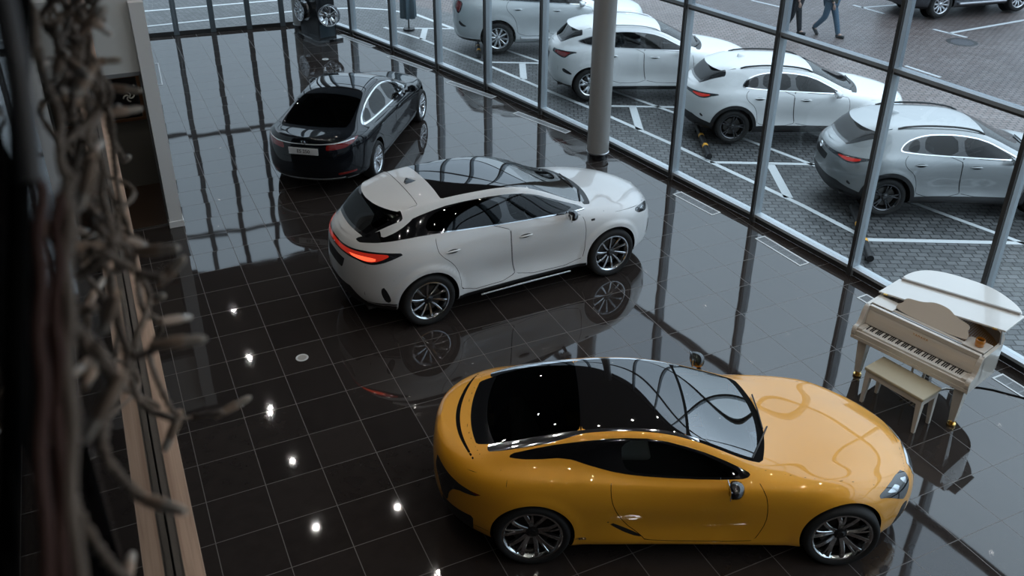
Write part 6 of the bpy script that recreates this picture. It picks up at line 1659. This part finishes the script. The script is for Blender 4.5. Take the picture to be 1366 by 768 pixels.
# ------------------------------------------------------------------ string lights hanging on the glass near the viewer
BULBS = [((-0.13, -8.567, 6.42), (-0.096, -8.633, 6.42)), ((-0.137, -8.706, 6.392), (-0.097, -8.717, 6.393)), ((-0.115, -8.68, 6.347), (-0.082, -8.717, 6.35)), ((-0.163, -8.878, 6.399), (-0.136, -8.881, 6.389)), ((-0.122, -8.799, 6.353), (-0.087, -8.795, 6.353)), ((-0.121, -8.694, 6.318), (-0.109, -8.759, 6.35)), ((-0.118, -8.422, 6.143), (-0.102, -8.513, 6.188)), ((-0.147, -9.207, 6.45), (-0.164, -9.189, 6.405)), ((-0.121, -9.128, 6.327), (-0.092, -9.164, 6.342)), ((-0.108, -9.101, 6.279), (-0.087, -9.127, 6.312)), ((-0.113, -9.027, 6.187), (-0.082, -8.984, 6.159)), ((-0.121, -9.219, 6.28), (-0.087, -9.236, 6.286)), ((-0.152, -9.232, 6.339), (-0.167, -9.211, 6.299)), ((-0.066, -8.926, 5.97), (-0.029, -8.936, 5.991)), ((-0.158, -9.382, 6.358), (-0.186, -9.38, 6.317)), ((-0.161, -9.313, 6.196), (-0.131, -9.358, 6.209)), ((-0.123, -9.079, 6.091), (-0.143, -9.073, 6.049)), ((-0.191, -9.294, 6.097), (-0.184, -9.257, 6.09)), ((-0.169, -9.059, 6.301), (-0.152, -9.054, 6.317)), ((-0.157, -9.018, 6.486), (-0.166, -8.997, 6.461)), ((-0.154, -8.849, 6.241), (-0.16, -8.811, 6.254)), ((-0.12, -8.917, 6.154), (-0.106, -8.975, 6.19)), ((-0.131, -8.973, 6.264), (-0.116, -8.953, 6.243)), ((-0.133, -8.847, 6.476), (-0.144, -8.82, 6.489)), ((-0.187, -9.232, 6.418), (-0.178, -9.261, 6.41)), ((-0.19, -9.103, 6.207), (-0.202, -9.151, 6.225)), ((-0.195, -8.84, 6.23), (-0.171, -8.808, 6.202)), ((-0.135, -9.119, 6.497), (-0.15, -9.124, 6.48)), ((-0.191, -9.153, 6.218), (-0.182, -9.128, 6.221)), ((-0.161, -8.779, 6.35), (-0.193, -8.714, 6.328)), ((-0.16, -8.966, 6.415), (-0.165, -8.925, 6.43)), ((-0.126, -8.888, 6.491), (-0.106, -8.854, 6.462)), ((-0.164, -9.164, 6.359), (-0.183, -9.166, 6.362)), ((-0.196, -8.82, 6.115), (-0.173, -8.774, 6.121)), ((-0.127, -9.01, 6.512), (-0.109, -9.017, 6.529)), ((-0.153, -9.019, 6.384), (-0.137, -8.969, 6.382)), ((-0.175, -9.173, 6.303), (-0.201, -9.13, 6.278)), ((-0.147, -9.089, 6.5), (-0.135, -9.142, 6.501)), ((-0.163, -8.783, 6.419), (-0.187, -8.823, 6.43)), ]
CORDS = [
    [(-0.175, -9.032, 6.553), (-0.167, -9.009, 6.526), (-0.171, -9.097, 6.521), (-0.171, -9.075, 6.482), (-0.164, -9.061, 6.441), (-0.171, -9.143, 6.443), (-0.171, -9.13, 6.388), (-0.177, -9.116, 6.338), (-0.156, -9.194, 6.37), (-0.142, -9.17, 6.342), (-0.129, -9.151, 6.317), (-0.11, -9.229, 6.349)] ,
    [(-0.149, -8.709, 6.483), (-0.148, -8.682, 6.428), (-0.136, -8.812, 6.422), (-0.141, -8.762, 6.397), (-0.135, -8.733, 6.354), (-0.122, -8.85, 6.37), (-0.13, -8.816, 6.313), (-0.134, -8.793, 6.254), (-0.133, -8.907, 6.264), (-0.131, -8.872, 6.215), (-0.119, -8.842, 6.183)] ,
    [(-0.167, -8.645, 6.471), (-0.172, -8.614, 6.414), (-0.167, -8.771, 6.364), (-0.15, -8.717, 6.36), (-0.142, -8.68, 6.327), (-0.116, -8.786, 6.38), (-0.134, -8.748, 6.318), (-0.119, -8.729, 6.263)] ,
    [(-0.131, -8.875, 6.216), (-0.134, -8.856, 6.145), (-0.136, -8.964, 6.164), (-0.111, -8.934, 6.131), (-0.141, -8.898, 6.07), (-0.133, -9.011, 6.088), (-0.123, -8.99, 6.024), (-0.1, -8.96, 5.999), (-0.074, -9.053, 6.066)] ,
    [(-0.194, -9.339, 6.4), (-0.181, -9.323, 6.381), (-0.165, -9.388, 6.398), (-0.158, -9.377, 6.364), (-0.159, -9.357, 6.341)] ,
    [(-0.163, -9.29, 6.296), (-0.177, -9.27, 6.252), (-0.18, -9.337, 6.27), (-0.17, -9.326, 6.227), (-0.161, -9.312, 6.195)] ,
    [(-0.166, -9.108, 6.325), (-0.153, -9.089, 6.29), (-0.154, -9.172, 6.305), (-0.155, -9.153, 6.255), (-0.151, -9.134, 6.216), (-0.121, -9.208, 6.272)] ,
    [(-0.133, -8.941, 6.53), (-0.134, -8.909, 6.499), (-0.129, -8.998, 6.52), (-0.128, -8.97, 6.483), (-0.147, -8.936, 6.444), (-0.141, -9.041, 6.438), (-0.152, -9.02, 6.376), (-0.166, -8.987, 6.342)] ,
    [(-0.13, -8.992, 6.232), (-0.121, -8.97, 6.184), (-0.146, -9.06, 6.195), (-0.163, -9.033, 6.133), (-0.156, -9.019, 6.074), (-0.123, -9.117, 6.119)] ,
    [(-0.209, -9.343, 6.317), (-0.206, -9.343, 6.26), (-0.196, -9.411, 6.273), (-0.186, -9.409, 6.223), (-0.181, -9.394, 6.195)] ,
    [(-0.158, -8.61, 6.466), (-0.113, -8.592, 6.424), (-0.171, -8.696, 6.42), (-0.156, -8.663, 6.375), (-0.212, -8.602, 6.328), (-0.133, -8.774, 6.319), (-0.18, -8.717, 6.263), (-0.102, -8.722, 6.216), (-0.147, -8.821, 6.229), (-0.166, -8.781, 6.163)] ,
    [(-0.108, -8.955, 6.533), (-0.132, -8.919, 6.491), (-0.139, -9.017, 6.484), (-0.158, -8.985, 6.439), (-0.16, -8.966, 6.39), (-0.136, -9.071, 6.398), (-0.15, -9.038, 6.354), (-0.146, -9.016, 6.317), (-0.139, -9.113, 6.325), (-0.18, -9.065, 6.282)] ,
    [(-0.11, -8.75, 6.491), (-0.144, -8.703, 6.443), (-0.143, -8.82, 6.445), (-0.167, -8.781, 6.39), (-0.207, -8.729, 6.349), (-0.185, -8.858, 6.348), (-0.152, -8.841, 6.3), (-0.135, -8.831, 6.237), (-0.147, -8.939, 6.242)] ,
    [(-0.131, -8.696, 6.481), (-0.197, -8.63, 6.436), (-0.115, -8.797, 6.426), (-0.177, -8.733, 6.378), (-0.136, -8.728, 6.321), (-0.175, -8.831, 6.32), (-0.184, -8.794, 6.267), (-0.176, -8.768, 6.221), (-0.117, -8.913, 6.229)] ,
    [(-0.142, -8.885, 6.522), (-0.179, -8.841, 6.48), (-0.132, -8.966, 6.481), (-0.123, -8.944, 6.435), (-0.145, -8.909, 6.392), (-0.156, -9.004, 6.398), (-0.173, -8.97, 6.35), (-0.156, -8.961, 6.296), (-0.152, -9.059, 6.309)] ,
    [(-0.119, -9.0, 6.543), (-0.157, -8.957, 6.508), (-0.154, -9.058, 6.496), (-0.124, -9.044, 6.464), (-0.135, -9.017, 6.426), (-0.18, -9.09, 6.421), (-0.163, -9.073, 6.381), (-0.16, -9.053, 6.345), (-0.136, -9.152, 6.353), (-0.182, -9.109, 6.304)] ,
    [(-0.153, -8.943, 6.534), (-0.139, -8.92, 6.502), (-0.157, -9.012, 6.497), (-0.16, -8.982, 6.461), (-0.129, -8.977, 6.415), (-0.15, -9.059, 6.422), (-0.146, -9.031, 6.387), (-0.157, -9.008, 6.34), (-0.163, -9.098, 6.346), (-0.126, -9.087, 6.308), (-0.161, -9.049, 6.268), (-0.155, -9.144, 6.276), (-0.156, -9.118, 6.229), (-0.158, -9.104, 6.179), (-0.177, -9.179, 6.2)] ,
    [(-0.171, -8.553, 6.455), (-0.166, -8.515, 6.41), (-0.148, -8.656, 6.412), (-0.157, -8.615, 6.359), (-0.172, -8.573, 6.309), (-0.165, -8.708, 6.312), (-0.187, -8.663, 6.25), (-0.198, -8.634, 6.185), (-0.138, -8.795, 6.187), (-0.131, -8.759, 6.131), (-0.186, -8.705, 6.075), (-0.203, -8.819, 6.095), (-0.209, -8.781, 6.027), (-0.144, -8.794, 5.96), (-0.203, -8.888, 5.978)] ,
    [(-0.15, -8.735, 6.491), (-0.188, -8.687, 6.442), (-0.138, -8.834, 6.432), (-0.108, -8.822, 6.375), (-0.193, -8.76, 6.314), (-0.163, -8.888, 6.322), (-0.146, -8.87, 6.26), (-0.177, -8.827, 6.214), (-0.192, -8.93, 6.227), (-0.174, -8.909, 6.169), (-0.163, -8.889, 6.122), (-0.172, -8.994, 6.136), (-0.187, -8.955, 6.078), (-0.139, -8.958, 6.027)] ,
]
def twist(pts, r, m_):
    """two thin wires wound round each other along a smoothed path"""
    P = [Vector(p) for p in rnd(pts, 3, False)]; tot = 0; A = []; B2 = []
    prev = None
    for i, p in enumerate(P):
        t = (P[min(i + 1, len(P) - 1)] - P[max(i - 1, 0)]).normalized(); u_ = t.cross(Vector((.3, .2, 1))).normalized(); v_ = t.cross(u_)
        if prev is not None: tot += (p - prev).length
        prev = p; ph = tot * 260
        o_ = (u_ * math.cos(ph) + v_ * math.sin(ph)) * r * .9; A.append(p + o_); B2.append(p - o_)
    m_.tube(A, r, 6); m_.tube(B2, r, 6)
sl = empty('string_lights', (-.20, -9.0, 6.3)); tag(sl, 'tangled garland of small unlit bulbs on dark wires hanging close to the viewer', 'string lights')
inv = Matrix.Translation((.20, 9.0, -6.3))
def under(o): o.parent = sl; o.matrix_parent_inverse = inv; return o
for k, pts in enumerate(CORDS):
    m = MB(); twist(pts, .0024 if k not in (4,) else .0034, m); under(obj('wire', m, M['wire'], None, smooth=60))
for a_, b_ in BULBS:
    a_ = Vector(a_); b_ = Vector(b_); d = (b_ - a_); ln = min(d.length, .055); d.normalize(); q = d.to_track_quat('Z', 'Y').to_matrix().to_4x4(); T = Matrix.Translation(a_) @ q
    m = MB(); m.lathe([(.0, -.012), (.0036, -.012), (.0046, 0), (.0054, .004), (.0054, ln * .5), (.0048, ln * .52), (.0, ln * .52)], 12); m.v = [tuple(T @ Vector(v)) for v in m.v]
    bo = under(obj('bulb', m, M['bulb_holder'], None, smooth=50))
    m = MB(); m.lathe([(.0045, ln * .48), (.0046, ln * .8), (.0038, ln * .92), (.002, ln), (0, ln)], 12); m.v = [tuple(T @ Vector(v)) for v in m.v]
    g_ = obj('bulb_tip', m, M['bulb_tip'], None, smooth=50); g_.parent = bo
TR = [(-.163, -9.382, 6.502), (-.175, -9.418, 6.452), (-.186, -9.457, 6.396), (-.200, -9.527, 6.328), (-.206, -9.56, 6.2), (-.208, -9.57, 3.70)]
hc = empty('hanging_cable', (-.163, -9.382, 6.45)); tag(hc, 'bundle of red-brown cables hanging at the far left beside the garland', 'cable')
for k, (dx, dy) in enumerate(((0, 0), (.007, .006), (-.007, .002))):
    m = MB(); pts = rnd(TR, 3, False); m.tube([(p[0] + dx + .0012 * math.sin(i * .9 + k * 2), p[1] + dy + .0012 * math.cos(i * 1.1 + k), p[2] + .006 * k) for i, p in enumerate(pts)], .0042, 10)
    o = obj('strand', m, M['red_brown'] if k != 1 else M['wire'], hc, smooth=60); o.matrix_parent_inverse = Matrix.Translation((.163, 9.382, -6.45))
TB = [(-.160, -9.36, 7.38), (-.163, -9.365, 6.70), (-.166, -9.385, 6.601), (-.167, -9.401, 6.574), (-.172, -9.42, 6.53)]
m = MB(); m.tube([tuple(p) for p in rnd(TB, 2, False)], .0065, 12); o = obj('cable_conduit', m, M['conduit'], None, smooth=60); tag(o, 'blurred grey tube hanging in the top left corner', 'tube')

m = MB(); m.tube([(-.152, -9.215, 6.70), (-.163, -9.237, 6.599), (-.193, -9.328, 6.464), (-.228, -9.519, 6.328), (-.240, -9.68, 6.2), (-.241, -9.70, 3.70)], .007, 10); o = obj('hanging_strap', m, M['gap'], None, smooth=60); tag(o, 'black strap hanging at the far left edge, left of the red-brown cables', 'strap')
car = build_coupe(); car.location = (3.05129, -3.65296, 0); car.rotation_euler = (0, 0, math.radians(-25.2046))
car = build_crossover(); car.location = (3.16781, .65898, 0); car.rotation_euler = (0, 0, math.radians(2.6067))
car = build_saloon(); car.location = (3.32, 5.18, 0); car.rotation_euler = (0, 0, math.radians(54.33))
def park(o, hub, deg, fy, side_y):
    a = math.radians(deg)
    o.location = (hub[0] - side_y * math.sin(a) * -1 * -1, hub[1], 0)
    o.location = (hub[0] + side_y * -math.sin(a) * -1 * -1, hub[1] + side_y * math.cos(a), 0)
    o.rotation_euler = (0, 0, a)
park(build_parked('compact', 'paint_grey', 'grey crossover parked outside the glass, nearest the piano', WH_COMPACT), (11.18, -.33), -26.5, .958, .88)
park(build_parked('compact', 'paint_white', 'white crossover with black wheel arches parked outside beside the grey one', WH_COMPACT), (10.84, 3.33), -25, .958, .88)
park(build_parked('mid', 'paint_white', 'white crossover parked outside, half hidden behind the round column', WH_MID), (9.52, 6.66), -23, .962, .885)
park(build_parked('big', 'paint_silver', 'pale silver off-roader outside, parked furthest from the piano', WH_BIG), (9.13, 10.73), -22, 1.0, .93)
park(build_parked('big', 'paint_dark', 'dark grey off-roader parked across the paved yard at the top right', WH_BIG), (22.5, 8.83), -7.6, 1.0, .93)
